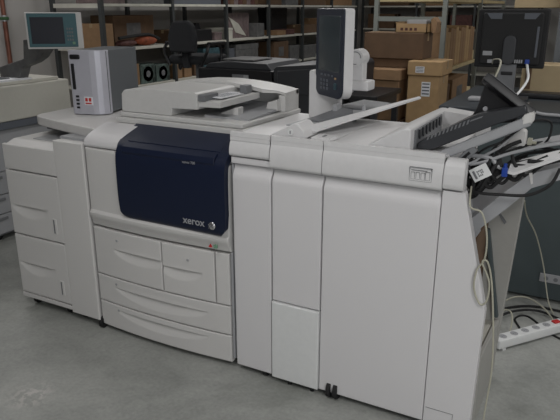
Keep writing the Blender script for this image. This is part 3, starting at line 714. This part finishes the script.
# ================================================================= behind, right: slate counter, monitor, box
t = thing('slate_counter', 'dark slate grey counter standing behind the right end of the finisher', 'counter', (.2, 3.9, 0))
b = B(); box(b, -.80, 1.30, 3.50, 4.50, .02, 1.03, .006); cb = obj('counter_body', b, 'slate', t)
b = B(); box(b, -.83, 1.33, 3.47, 4.53, 1.03, 1.08, .01); obj('counter_top', b, 'slated', t)
b = B(); box(b, -.78, 1.28, 3.55, 4.45, 0, .02); obj('plinth', b, 'dgrey', t)
b = B(); box(b, -.185, -.02, 3.489, 3.501, .125, .175, .003); pl = obj('socket_plate', b, 'lgrey', cb, 'grey socket plate')
b = B()
for x in (-.15, -.10, -.05): cyl(b, (x, 3.488, .15), .012, .003, 'y', n=14)
obj('sockets', b, 'mgrey', pl)
t = thing('monitor', 'black flat monitor seen from behind, standing on the slate counter', 'monitor', (-.54, 3.90, 1.08), math.radians(4))
b = B(); box(b, -.195, .195, -.02, .012, .185, .515, .010, 3); mb = obj('monitor_back', b, 'rubber', t, local=True)
b = B()
prism(b, [(-.165, .205), (.165, .205), (.165, .495), (-.165, .495)], 'y', -.045, -.018, .012, 2); obj('rear_bulge', b, 'rubber', mb, local=True)
b = B(); prism(b, [(-.12, .46), (-.06, .46), (-.06, .492), (-.145, .492)], 'y', -.0475, -.044); obj('vent', b, 'ink', mb, local=True)
b = B(); prism(b, [(.06, .46), (.12, .46), (.145, .492), (.06, .492)], 'y', -.0475, -.044); obj('vent', b, 'ink', mb, local=True)
b = B(); box(b, .135, .148, -.0475, -.044, .25, .42, .002); obj('vent', b, 'ink', mb, local=True)
b = B(); prism(b, rounded(-.038, .032, .205, .37, .034, .034), 'y', -.060, -.044, .005); obj('stand_mount', b, 'dgrey', mb, local=True)
b = B(); box(b, -.052, .048, -.038, -.010, .012, .21, .005); st = obj('stand', b, 'mgrey', t, local=True)
b = B(); box(b, -.035, .030, -.0405, -.037, .145, .165, .003); obj('cable_hole', b, 'black', st, local=True)
b = B(); prism(b, rounded(-.13, .13, -.10, .10, .04, .04), 'z', 0, .014, .004); obj('stand_base', b, 'dgrey', t, local=True)
b = B(); box(b, -.148, -.095, -.047, -.044, .255, .280, .001); box(b, -.118, -.09, -.047, -.044, .212, .232, .001); obj('sticker', b, 'lgrey', mb, local=True)
b = B(); 
for i in range(4): box(b, .032 + i * .012, .040 + i * .012, -.047, -.044, .215, .235)
obj('video_ports', b, 'lgrey', mb, local=True)
b = B(); box(b, .09, .115, -.060, -.044, .212, .238, .003); obj('video_plug', b, 'blue', mb, local=True)
cable('cable', [(-.435, 3.855, 1.30), (-.425, 3.85, 1.26), (-.415, 3.82, 1.21), (-.44, 3.74, 1.15), (-.49, 3.66, 1.09), (-.50, 3.62, 1.084)], .0075, 'white', 'white cable plugged into the back of the monitor')
cable('cable', [(-.44, 3.55, 1.086), (-.38, 3.50, 1.087), (-.34, 3.46, 1.088), (-.28, 3.45, 1.075), (-.15, 3.44, 1.075), (.1, 3.44, 1.07)], .008, 'lgrey', 'light grey cable sagging along the front edge of the slate counter')
b = B(); cyl(b, (-.43, 3.56, 1.086), .035, .012, n=24); box(b, -.43, -.38, 3.53, 3.57, 1.08, 1.10, .006); o = obj('computer_mouse', b, 'lgrey', loc=(-.43, 3.56, 1.08)); tag(o, 'small pale round mouse on the slate counter edge', 'computer mouse')
b = B(); box(b, -.72, -.60, 3.70, 3.78, 1.08, 1.105, .01, 2); o = obj('desk_phone', b, 'lgrey', loc=(-.66, 3.74, 1.08)); tag(o, 'low pale gadget on the counter left of the monitor stand', 'gadget')
b = B(); box(b, -.50, .02, 3.98, 4.10, 1.08, 1.115, .01, 2); o = obj('keyboard', b, 'black', loc=(-.3, 4.04, 1.08)); tag(o, 'black keyboard edge on the counter right of the monitor stand', 'keyboard')
def carton(name, x0, x1, y0, y1, z0, z1, m, label, cat='box', group=None, tape=True, lab=None):
    t = thing(name, label, cat, ((x0 + x1) / 2, (y0 + y1) / 2, z0), 0, group)
    b = B(); box(b, x0, x1, y0, y1, z0, z1, .004, 1); bd = obj('carton_body', b, m, t)
    if tape:
        b = B(); yc = (y0 + y1) / 2
        box(b, x0 - .001, x1 + .001, yc - .02, yc + .02, z1 - .06, z1 + .0012); obj('tape', b, 'ctape', bd)
    b = B(); box(b, x0 + .004, x1 - .004, (y0 + y1) / 2 - .0015, (y0 + y1) / 2 + .0015, z1 + .0011, z1 + .0016)
    if lab:
        b2 = B(); box(b2, lab[0], lab[1], y0 - .0015, y0 + .002, lab[2], lab[3]); l = obj('address_label', b2, 'paper', bd)
        b3 = B(); n_ = 4
        for i in range(n_):
            zz = lab[2] + (lab[3] - lab[2]) * (i + .6) / (n_ + .4); box(b3, lab[0] + .006, lab[1] - .006, y0 - .0025, y0 - .0005, zz, zz + (lab[3] - lab[2]) * .09)
        obj('label_print', b3, 'ink', l)
    b.free(); return t
carton('cardboard_carton', -.50, -.20, 4.22, 4.46, 1.08, 1.262, 'kraft', 'pale cardboard box on the counter behind the monitor stand')
b = B(); box(b, -.475, -.44, 4.216, 4.222, 1.11, 1.24); o = obj('packing_tape', b, 'cardd', loc=(-.46, 4.22, 1.11)); 
# fold the stripe into the carton
o.parent = [x for x in bpy.data.objects if x.name.startswith('cardboard_carton')][0]; o.location = Vector((-.46, 4.22, 1.11)) - Vector(o.parent.location); o['label'] = 'brown stripe'

# rack right of the monitor
def rack(name, label, x0, x1, ys, levels, postm, boardm, zt=2.3, w=.045, group=None, axis='y', board_th=.03):
    """shelving whose long side runs along y: posts at x0 (rear) and x1 (front)"""
    t = thing(name, label, 'shelving', ((x0 + x1) / 2, ys[0], 0), 0, group)
    for y in ys:
        for x in (x0, x1):
            b = B(); box(b, x - w / 2, x + w / 2, y - w / 2, y + w / 2, 0, zt); obj('upright', b, postm, t)
    for z in levels:
        for a, c in zip(ys, ys[1:]):
            b = B(); box(b, x0 - .01, x1 + .012, a + w / 2 + .001, c - w / 2 - .001, z - board_th, z, .003, 1)
            obj('shelf_board', b, boardm, t)
    return t
r1 = rack('steel_shelving', 'long dark steel shelving with pale boards along the left wall', -5.50, -4.80, [5.05, 6.25, 7.45, 8.66, 9.86, 11.1, 12.4], [.28, .75, 1.18, 1.645], 'post', 'shelfb')
for y in (5.05,):
    b = B(); box(b, -5.48, -4.82, y - .012, y + .012, 1.60, 1.645); obj('end_brace', b, 'shelfb', r1)
    b = B(); box(b, -5.48, -4.82, y - .012, y + .012, 1.15, 1.18); obj('end_brace', b, 'shelfb', r1)
r2 = rack('corner_shelving', 'pale steel rack with pine boards behind the monitor', -1.90, -1.30, [5.40, 6.9, 8.4], [.20, .62, 1.085, 1.68], 'postl', 'shelfy', w=.038)
b = B(); box(b, -1.89, -1.31, 5.39, 5.41, 1.49, 1.53); obj('end_brace', b, 'postl', r2)
b = B(); box(b, -1.89, -1.31, 5.39, 5.41, .5, .54); obj('end_brace', b, 'postl', r2)
t = thing('equipment_rack', 'grey steel rack standing behind the counter at the right edge', 'rack', (.1, 4.9, 0))
for x in (-.34, .6):
    for y in (4.70, 5.1):
        b = B(); box(b, x - .02, x + .02, y - .02, y + .02, 0, 2.2); obj('upright', b, 'towerg', t)
for z in (.9, 1.60):
    b = B(); box(b, -.29, .58, 4.68, 5.12, z - .03, z); obj('shelf_board', b, 'shelfy', t)
# ---- goods on shelves
def good(name, y0, y1, z, h, m, label, cat='box', x1=-4.83, d=.35, bev=.004, detail=None, group=None):
    t = thing(name, label, cat, (x1 - d / 2, (y0 + y1) / 2, z), 0, group)
    b = B(); box(b, x1 - d, x1, y0, y1, z, z + h, bev, 1); bd = obj('body', b, m, t)
    b = B()
    if detail == 'tape':
        box(b, x1 - d / 2 - .02, x1 - d / 2 + .02, y0 - .001, y1 + .001, z + h - .04, z + h + .001); obj('tape', b, 'ctape', bd)
    elif detail == 'label':
        box(b, x1 - .001, x1 + .0015, y0 + (y1 - y0) * .3, y0 + (y1 - y0) * .65, z + h * .3, z + h * .75); obj('address_label', b, 'dull', bd)
    elif detail == 'lid':
        box(b, x1 - d - .004, x1 + .004, y0 - .004, y1 + .004, z + h * .8, z + h + .003, .003, 1); obj('lid', b, m, bd)
    elif detail == 'reel':
        for k in range(2):
            yc = (y0 + y1) / 2; zc = z + h * .5
            cyl(b, (x1 + .001, yc, zc), min(h, y1 - y0) * .40, .003, 'x', n=24)
        obj('round_picture', b, 'dull', bd)
        b = B(); cyl(b, (x1 + .003, (y0 + y1) / 2, z + h * .5), min(h, y1 - y0) * .18, .003, 'x', n=18); obj('picture_centre', b, 'mgrey', bd)
    else: b.free()
    return t
Z1, Z2, Z0 = 1.18, 1.645, .75
good('cardboard_box', 5.09, 5.24, Z1, .26, 'card', 'narrow upright tan box at the near end of the middle wall shelf', detail='tape')
good('cardboard_box', 5.46, 6.16, Z1, .34, 'cardd', 'wide dark brown box on the middle wall shelf behind the orange cloth', x1=-5.02, detail='label')
# orange / black bag
t = thing('cloth_bag', 'orange and black cloth bag lying on the middle wall shelf', 'bag', (-4.9, 5.75, Z1))
b = B(); ball(b, (-4.91, 5.86, Z1 + .058), .10, (.8, 1.9, .57), 20); obj('bag_body', b, 'orange', t)
b = B(); ball(b, (-4.91, 5.52, Z1 + .04), .08, (.8, 2.1, .5), 18); obj('bag_flap', b, 'maroon', t)
b = B(); tube(b, [(-4.86, 5.35, Z1 + .10), (-4.86, 5.55, Z1 + .115), (-4.86, 5.85, Z1 + .125), (-4.86, 6.05, Z1 + .07)], .018); obj('bag_strap', b, 'rubber', t)
good('cardboard_box', 5.46, 5.62, Z0, .24, 'card', 'small tan box on the low wall shelf left of the round pictures', detail='tape')
good('picture_box', 5.64, 5.90, Z0, .22, 'olive', 'dark box with a round picture, left one of the pair on the low shelf', detail='reel')
good('picture_box', 5.92, 6.18, Z0, .20, 'olive', 'dark box with a round picture, right one of the pair on the low shelf', detail='reel')
good('cardboard_box', 6.30, 6.44, Z0, .17, 'card', 'small tan box on the low shelf under the office chair seat', detail='tape')
good('cardboard_box', 6.48, 6.64, Z0, .16, 'card', 'second small tan box right of the one under the office chair seat', detail='tape')
good('storage_box', 5.08, 5.46, Z2, .16, 'pink', 'faded reddish box on the top wall shelf at its near end', detail='lid')
good('storage_box', 5.50, 6.14, Z2, .14, 'dull', 'wide grey box on the top wall shelf above the brown box', detail='lid')
good('storage_box', 6.30, 7.38, Z2, .12, 'ink', 'long dark box on the top wall shelf above the office chair', detail='lid')
t = thing('desktop_printer', 'small black printer on the middle wall shelf right of the chair back', 'printer', (-5.0, 6.92, Z1))
b = B(); box(b, -5.2, -4.85, 6.66, 7.17, Z1, Z1 + .15, .01, 2); bd = obj('printer_body', b, 'black', t)
b = B(); prism(b, [(6.95, Z1 + .149), (7.12, Z1 + .149), (7.08, Z1 + .23), (7.02, Z1 + .23)], 'x', -5.15, -5.0); obj('paper_rest', b, 'black', bd)
good('white_carton', 7.48, 7.66, Z1, .15, 'shelfb', 'small white box left of the leaning pale board on the shelf', detail='lid')
t = thing('pale_board', 'pale board with a loose white sheet leaning on the middle wall shelf', 'board', (-4.95, 8.0, Z1))
b = B(); box(b, -4.98, -4.95, 7.70, 8.32, Z1, Z1 + .35, .003); bd = obj('board_panel', b, 'pink', t)
b = B(); prism(b, [(7.74, Z1 + .30), (8.0, Z1 + .20), (8.22, Z1 + .02), (7.92, Z1 + .08)], 'x', -4.949, -4.940); obj('white_sheet', b, 'shelfb', bd)
for i in range(8):
    y0 = 7.50 + i * .115
    good('maroon_book', y0, y0 + .10, Z2, .10 + .02 * (i % 3), ('maroon', 'cardd', 'pink')[i % 3],
         'brown and maroon folder in the row on the top wall shelf', 'folder', group='folders on the top wall shelf')
good('teal_crate', 6.92, 7.34, Z0, .33, 'tealb', 'teal and black crate on the low wall shelf behind the dark copier', 'crate', detail='lid')
good('grey_panel_box', 7.74, 8.38, Z0, .34, 'dull', 'wide grey box on the low wall shelf under the leaning pale board', detail='lid')
good('red_lid_box', 9.00, 9.30, Z1, .07, 'card', 'flat brown box on the wall shelf left of the red one', detail='lid')
good('red_carton', 9.32, 9.62, Z1, .08, 'maroon', 'flat red box on the middle wall shelf', detail='lid')
good('black_case', 9.20, 9.76, Z1, .42, 'black', 'tall black case behind the flat red box', x1=-5.05, d=.25, detail='lid')
good('cardboard_box', 8.90, 9.40, Z0, .33, 'cardd', 'reddish brown box on the low shelf beside the grey crates', detail='label')
good('grey_crate', 9.46, 9.82, Z0, .24, 'dull', 'pale grey crate right of the reddish brown box on the low shelf', 'crate', detail='lid')
good('grey_crate', 10.0, 10.5, Z0, .22, 'dull', 'pale grey crate left of the control panel on the low shelf', 'crate', detail='label')
good('cardboard_box', 9.95, 10.5, Z1, .14, 'cardd', 'brown box on the middle wall shelf left of the control panel top', detail='tape')
good('cardboard_box', 8.75, 9.15, Z2, .12, 'cardd', 'brown box on the top wall shelf above the flat brown box', detail='lid')
good('cardboard_box', 9.3, 9.75, Z2, .14, 'dull', 'grey box on the top wall shelf above the black case', detail='lid')
good('cardboard_box', 10.0, 10.9, Z2, .16, 'cardd', 'long brown box on the top wall shelf above the control panel', detail='tape')
good('cardboard_box', 11.25, 12.2, Z2, .18, 'card', 'long brown box on the far top wall shelf right of the control panel', detail='tape')
good('cardboard_box', 11.3, 12.2, Z1, .2, 'cardd', 'dark brown box on the far middle wall shelf right of the control panel', detail='tape')
# corner rack goods
for i in range(13):
    y0 = 5.46 + i * .106; h = (.33, .35, .31, .34)[i % 4]
    mm = ('card', 'cardl', 'cardl', 'card')[i % 4]
    good('magazine_file', y0, y0 + .098, 1.085, h, mm, 'tan upright file in the row on the pine shelf left of the monitor', 'file box', x1=-1.32, d=.28, group='upright tan files on the pine shelf')
good('cardboard_box', 5.50, 5.95, .62, .30, 'cardd', 'dark brown box on the rack shelf below the tan files', x1=-1.33, detail='label')
good('cardboard_box', 6.05, 6.75, .62, .32, 'card', 'brown box on the rack shelf below the tan files, nearer the monitor', x1=-1.33, detail='label')
good('cardboard_box', 5.95, 6.85, 1.68, .2, 'card', 'brown box on the rack top shelf left of the monitor', x1=-1.33, detail='tape')
carton('cardboard_box', -.66, .5, 4.727, 5.07, 1.60, 2.0, 'kraft', 'pale box on the high shelf above the monitor')
carton('cardboard_box', -1.86, -1.45, 5.46, 5.9, 1.68, 1.95, 'cardd', 'brown box on top of the pale rack end')
carton('cardboard_box', -.25, .50, 4.727, 5.07, .9, 1.4, 'cardl', 'large tan box on the rack behind the cardboard on the counter')
carton('cardboard_box', -1.86, -1.62, 5.46, 5.9, 1.085, 1.36, 'cardd', 'dark box inside the pale rack end behind the carton pile')

# ---- carton pile
YB = 4.60
carton('large_carton', -1.71, -1.25, YB, YB + .27, 1.235, 1.425, 'cardd', 'large brown box on top of the carton pile', tape=True)
t = thing('tray_carton', 'small open tan box with an upright flap on the large brown box', 'box', (-1.35, 4.75, 1.425))
b = B(); box(b, -1.48, -1.24, YB + .04, YB + .25, 1.425, 1.430); box(b, -1.48, -1.24, YB + .04, YB + .046, 1.425, 1.49); box(b, -1.48, -1.474, YB + .04, YB + .25, 1.425, 1.50); box(b, -1.246, -1.24, YB + .04, YB + .25, 1.425, 1.49); bd = obj('tray_body', b, 'cardl', t)
b = B(); box(b, -1.42, -1.27, YB + .13, YB + .24, 1.43, 1.515, .004); obj('inner_pack', b, 'lgrey', bd)
b = B()
for i in range(4): box(b, -1.44 + i * .035, -1.42 + i * .035, YB + .038, YB + .0405, 1.44, 1.46)
obj('flap_print', b, 'maroon', bd)
b = B(); prism(b, [(-1.225, 1.425), (-1.195, 1.425), (-1.19, 1.50), (-1.215, 1.535), (-1.235, 1.52)], 'y', YB + .12, YB + .24); 
o = obj('flap', b, 'card', t)
carton('long_carton', -1.325, -1.07, YB - .10, YB + .22, 1.130, 1.232, 'cardl', 'flat tan box with a white label at the right of the pile', lab=(-1.265, -1.20, 1.15, 1.195))
carton('flat_carton', -1.70, -1.37, YB - .12, YB + .40, 1.085, 1.165, 'card', 'flat brown box with tape at the left of the carton pile', lab=None)
carton('low_carton', -1.70, -1.385, YB - .10, YB + .40, .78, 1.084, 'card', 'brown box beneath the flat taped box in the pile')
carton('tall_carton', -1.32, -1.09, YB - .09, YB + .20, .75, 1.128, 'cardl', 'tan box with a barcode label under the flat tan box', lab=(-1.215, -1.15, .98, 1.085))
carton('dark_carton', -1.70, -1.32, YB + .02, YB + .25, 1.167, 1.233, 'cardd', 'thin dark box squeezed under the large brown box')
carton('base_carton', -1.72, -1.36, YB - .05, YB + .42, 0, .778, 'cardd', 'tall dark box at the bottom left of the carton pile')
carton('base_carton', -1.33, -1.03, YB - .03, YB + .44, 0, .748, 'card', 'tall brown box at the bottom right of the carton pile')
# slim dark rail in front of the cartons
t = thing('black_table', 'low black table in front of the carton pile', 'table', (-1.4, 3.6, 0))
b = B(); box(b, -1.56, -1.33, 3.86, 4.40, 1.01, 1.045, .006); obj('table_top', b, 'black', t)
b = B(); box(b, -1.54, -1.35, 3.90, 4.36, .93, 1.009, .004); obj('table_apron', b, 'dgrey', t)
for x in (-1.53, -1.36):
    for y in (3.90, 4.36):
        b = B(); box(b, x - .02, x + .02, y - .02, y + .02, 0, .929); obj('leg', b, 'dgrey', t)

# ---- dark copier behind the scanner
t = thing('dark_copier', 'big black copier with a dark grey lid standing behind the scanner', 'copier', (-2.3, 4.1, 0))
b = B(); box(b, -2.78, -2.14, 3.90, 4.50, .04, 1.17, .01, 2); bd = obj('copier_body', b, 'black', t)
b = B(); prism(b, [(-2.74, 1.17), (-2.70, 1.205), (-2.50, 1.222), (-2.20, 1.218), (-2.15, 1.17)], 'y', 3.93, 4.45, .008, 2); obj('copier_lid', b, 'dgrey', t)
b = B(); box(b, -2.47, -2.33, 3.895, 3.901, 1.09, 1.135, .001); s = obj('sticker', b, 'mgrey', bd, 'pale blue sticker')
b = B(); box(b, -2.37, -2.335, 3.892, 3.896, 1.092, 1.133); box(b, -2.465, -2.385, 3.892, 3.896, 1.10, 1.112); obj('sticker_print', b, 'lgrey', s)
for x in (-2.7, -2.22):
    for y in (3.98, 4.42): caster(t, x, y, .03, .06)
b = B(); box(b, -2.55, -2.20, 4.0, 4.35, 1.222, 1.226); b.free()
t = thing('side_copier', 'dark grey copier with a slanted top between scanner and control panel', 'copier', (-1.85, 4.1, 0))
b = B(); prism(b, [(-2.125, .04), (-2.125, 1.19), (-2.10, 1.205), (-1.66, 1.245), (-1.60, 1.245), (-1.58, 1.22), (-1.58, .04)], 'y', 3.90, 4.50, .008, 2); bd = obj('copier_body', b, 'dgrey', t)
b = B(); prism(b, [(-2.09, 1.02), (-2.09, 1.175), (-1.68, 1.215), (-1.68, 1.02)], 'y', 3.893, 3.901, .003, 1); obj('front_panel', b, 'dgrey', bd)
for x in (-2.05, -1.65):
    for y in (3.98, 4.42): caster(t, x, y, .03, .06)
b = B(); box(b, -2.62, -2.35, 4.0, 4.3, 1.2235, 1.235, .004); o = obj('flat_folder', b, 'dull', loc=(-2.5, 4.15, 1.2235)); tag(o, 'flat grey folder lying on the black copier lid', 'folder')

# ---- office chair
t = thing('office_chair', 'black office chair standing high in front of the wall shelving', 'chair', (-3.42, 4.6, 0))
b = B()
sp = []
prism(b, [(-3.55, 1.22), (-3.57, 1.34), (-3.535, 1.45), (-3.49, 1.49), (-3.35, 1.495), (-3.30, 1.46), (-3.275, 1.35), (-3.28, 1.22)], 'y', 4.55, 4.62, .02, 3); obj('backrest', b, 'fabric', t)
b = B(); box(b, -3.63, -3.22, 4.62, 5.02, 1.11, 1.19, .03, 3); box(b, -3.45, -3.38, 4.60, 4.66, 1.08, 1.24, .01); obj('seat', b, 'fabric', t)
for s, xx in ((-1, -3.66), (1, -3.19)):
    b = B(); tube(b, [(xx - s * .04, 4.84, 1.11), (xx, 4.84, 1.05), (xx, 4.84, 1.26), (xx, 4.68, 1.29), (xx, 4.62, 1.22), (xx - s * .06, 4.62, 1.10)], .014); box(b, xx - .025, xx + .025, 4.66, 4.90, 1.285, 1.31, .008)
    obj('armrest', b, 'black', t)
b = B(); cyl(b, (-3.425, 4.82, .60), .028, 1.02); cyl(b, (-3.425, 4.82, .25), .045, .3); obj('gas_column', b, 'mgrey', t)
b = B()
for k in range(5):
    a = 2 * PI * k / 5 + .3
    tube(b, [(-3.425, 4.82, .13), (-3.425 + .30 * math.cos(a), 4.82 + .30 * math.sin(a), .075)], .02, sm=False)
obj('star_base', b, 'black', t)
for k in range(5):
    a = 2 * PI * k / 5 + .3; b = B(); cyl(b, (-3.425 + .30 * math.cos(a), 4.82 + .30 * math.sin(a), .03), .03, .035, 'x', n=16); obj('wheel', b, 'rubber', t)
b = B(); ring = [(-3.425 + .2 * math.cos(2 * PI * k / 24), 4.82 + .2 * math.sin(2 * PI * k / 24), .45) for k in range(25)]; tube(b, ring, .012, k=1); box(b, -3.62, -3.23, 4.81, 4.83, .44, .46); obj('foot_ring', b, 'mgrey', t)

# ---- second copier, left edge
t = thing('second_copier', 'cream copier with a folded grey arm, cut by the left edge of the picture', 'copier', (-4.0, 2.8, 0))
PX = -3.65
b = B(); box(b, PX - .62, PX, 2.10, 3.43, .848, 1.088, .012, 3); hd = obj('scanner_head', b, 'cream', t)
b = B(); box(b, PX - .60, PX - .012, 2.12, 3.40, .795, .847, .004); obj('dark_gap', b, 'ink', t)
b = B(); box(b, PX - .60, PX - .05, 2.14, 3.36, .50, .794, .008); obj('upper_cabinet', b, 'pink' if False else 'lgrey', t)
for z0, z1 in ((.345, .497), (.205, .340), (.06, .200)):
    b = B(); box(b, PX - .60, PX - .03, 2.12, 2.93, z0, z1, .006, 2); dr = obj('drawer', b, 'lgrey', t)
    b = B(); box(b, PX - .035, PX - .020, 2.3, 2.75, z1 - .04, z1 - .02, .003); obj('drawer_handle', b, 'mgrey', dr)
b = B(); box(b, PX - .58, PX - .06, 2.14, 2.92, .04, .06); box(b, PX - .58, PX - .06, 2.94, 3.34, .04, .497); obj('base', b, 'mgrey', t)
for y in (2.25, 2.70, 3.28):
    for x in (PX - .1, PX - .5): caster(t, x, y, .035, .05, ax='y', w=.03)
b = B(); box(b, PX - .58, PX - .03, 2.16, 3.36, 1.088, 1.112, .006, 2); ld = obj('scanner_lid', b, 'cream', t)
b = B(); prism(b, [(2.50, 1.112), (2.50, 1.14), (2.80, 1.155), (3.0, 1.13), (3.0, 1.112)], 'x', PX - .40, PX - .12, .004, 1); obj('feed_plate', b, 'mgrey', ld)
# its display
dm = Matrix.Translation((-3.275, 3.00, 1.458)) @ Matrix.Rotation(math.radians(38), 4, 'Z') @ Matrix.Diagonal((.67, 1, 1.05, 1))
b = B(); box(b, -.262, .262, -.016, .03, -.110, .110, .006, 2, dm); dh = obj('display_housing', b, 'shell', t)
b = B(); box(b, -.243, .262 - .045, -.022, -.014, -.098, .104, .003, 1, dm); df = obj('display_bezel', b, 'teal', dh, 'teal bezel')
b = B(); box(b, -.215, .095, -.0245, -.020, -.078, .082, .001, 1, dm); obj('screen', b, 'lcd', df)
b = B()
for r_ in range(4):
    for c_ in range(3): box(b, .12 + c_ * .022, .134 + c_ * .022, -.0245, -.021, -.06 + r_ * .022, -.048 + r_ * .022, .001, 1, dm)
obj('keys', b, 'mgrey', df)
b = B(); box(b, .165, .192, -.0245, -.021, -.082, -.066, .002, 1, dm); obj('start_key', b, 'greenp', df, 'green key')
b = B(); prism(b, [(-3.66, 1.39), (-3.50, 1.40), (-3.40, 1.43), (-3.40, 1.37), (-3.51, 1.27), (-3.58, 1.235), (-3.70, 1.20), (-3.75, 1.105), (-3.95, 1.105), (-3.95, 1.19), (-3.68, 1.26)], 'y', 3.06, 3.14, .008, 2); obj('display_arm', b, 'dull', t, 'grey folded arm carrying the display')
sheet_thing('paper_pile', [(-3.90, 2.75), (-3.70, 2.75), (-3.69, 3.12), (-3.88, 3.10)], 1.1125, 'small pile of paper lying on the cream copier', dz=.010)

for i, (y0, y1, z, h, m, l) in enumerate([
  (6.30, 6.60, 1.18, .16, 'cardd', 'brown box on the middle wall shelf right behind the chair back'),
  (7.20, 7.38, 1.18, .10, 'pink', 'small faded box right of the small black printer'),
  (8.36, 8.58, 1.18, .20, 'dull', 'grey box right of the leaning pale board'),
  (10.56, 10.98, 1.18, .24, 'card', 'brown box on the middle wall shelf hidden partly by the control panel'),
  (11.25, 11.7, .75, .3, 'cardd', 'dark brown box on the low wall shelf right of the control panel'),
  (6.70, 6.88, .75, .2, 'cardd', 'small dark brown box left of the teal crate'),
  (7.50, 7.70, .75, .3, 'ink', 'dark upright box left of the wide grey box on the low shelf')]):
    good('storage_carton', y0, y1, z, h, m, l, detail=('tape', 'lid', 'label')[i % 3])
# ---- back wall shelving
t = thing('steel_shelving', 'steel shelving with brown boxes against the far wall, seen through the pale rack end', 'shelving', (-3.6, 13.6, 0))
for x in (-5.0, -3.8, -2.6, -1.4):
    for y in (13.3, 13.9):
        b = B(); box(b, x - .022, x + .022, y - .022, y + .022, 0, 2.3); obj('upright', b, 'post', t)
for z in (.3, .75, 1.18, 1.645):
    for x in (-5.0, -3.8, -2.6):
        b = B(); box(b, x + .024, x + 1.176, 13.29, 13.92, z - .03, z); obj('shelf_board', b, 'shelfb', t)
for i, (x0, x1, z, h, m) in enumerate([(-4.9, -4.3, 1.18, .3, 'cardd'), (-4.2, -3.85, 1.18, .25, 'card'), (-3.7, -3.2, 1.18, .35, 'cardd'), (-3.1, -2.65, 1.18, .28, 'maroon'), (-2.5, -1.9, 1.18, .3, 'card'),
      (-4.9, -4.0, 1.645, .3, 'cardd'), (-3.7, -3.0, 1.645, .25, 'card'), (-2.9, -2.65, 1.645, .3, 'dull')]):
    lb = ['dark brown box on the far wall shelving, leftmost of the middle shelf', 'brown box on the far wall shelving, second from left on the middle shelf', 'dark box on the far wall shelving, in the centre of the middle shelf',
          'maroon box on the far wall shelving', 'wide brown box on the far wall shelving at its right end', 'long dark box on the top shelf of the far wall shelving', 'brown box on the top shelf of the far wall shelving', 'grey box on the top shelf of the far wall shelving'][i]
    carton('far_carton', x0, x1, 13.36, 13.8, z, z + h, m, lb)
# ---- copper pipe on the wall
t = thing('copper_pipe', 'thin copper pipe with a green valve on the left wall', 'pipe', (-5.56, 4.46, 1.1))
b = B(); tube(b, [(-5.56, 4.455, 0.0), (-5.56, 4.455, 1.2), (-5.56, 4.455, ZC)], .024, 12, sm=False); pp = obj('pipe', b, 'copper', t)
b = B(); cyl(b, (-5.56, 4.455, 1.50), .034, .06); cyl(b, (-5.52, 4.455, 1.50), .012, .06, 'x'); v = obj('valve', b, 'steel', t)
b = B(); box(b, -5.50, -5.48, 4.30, 4.45, 1.485, 1.515, .005); obj('valve_lever', b, 'green', v, 'green lever')
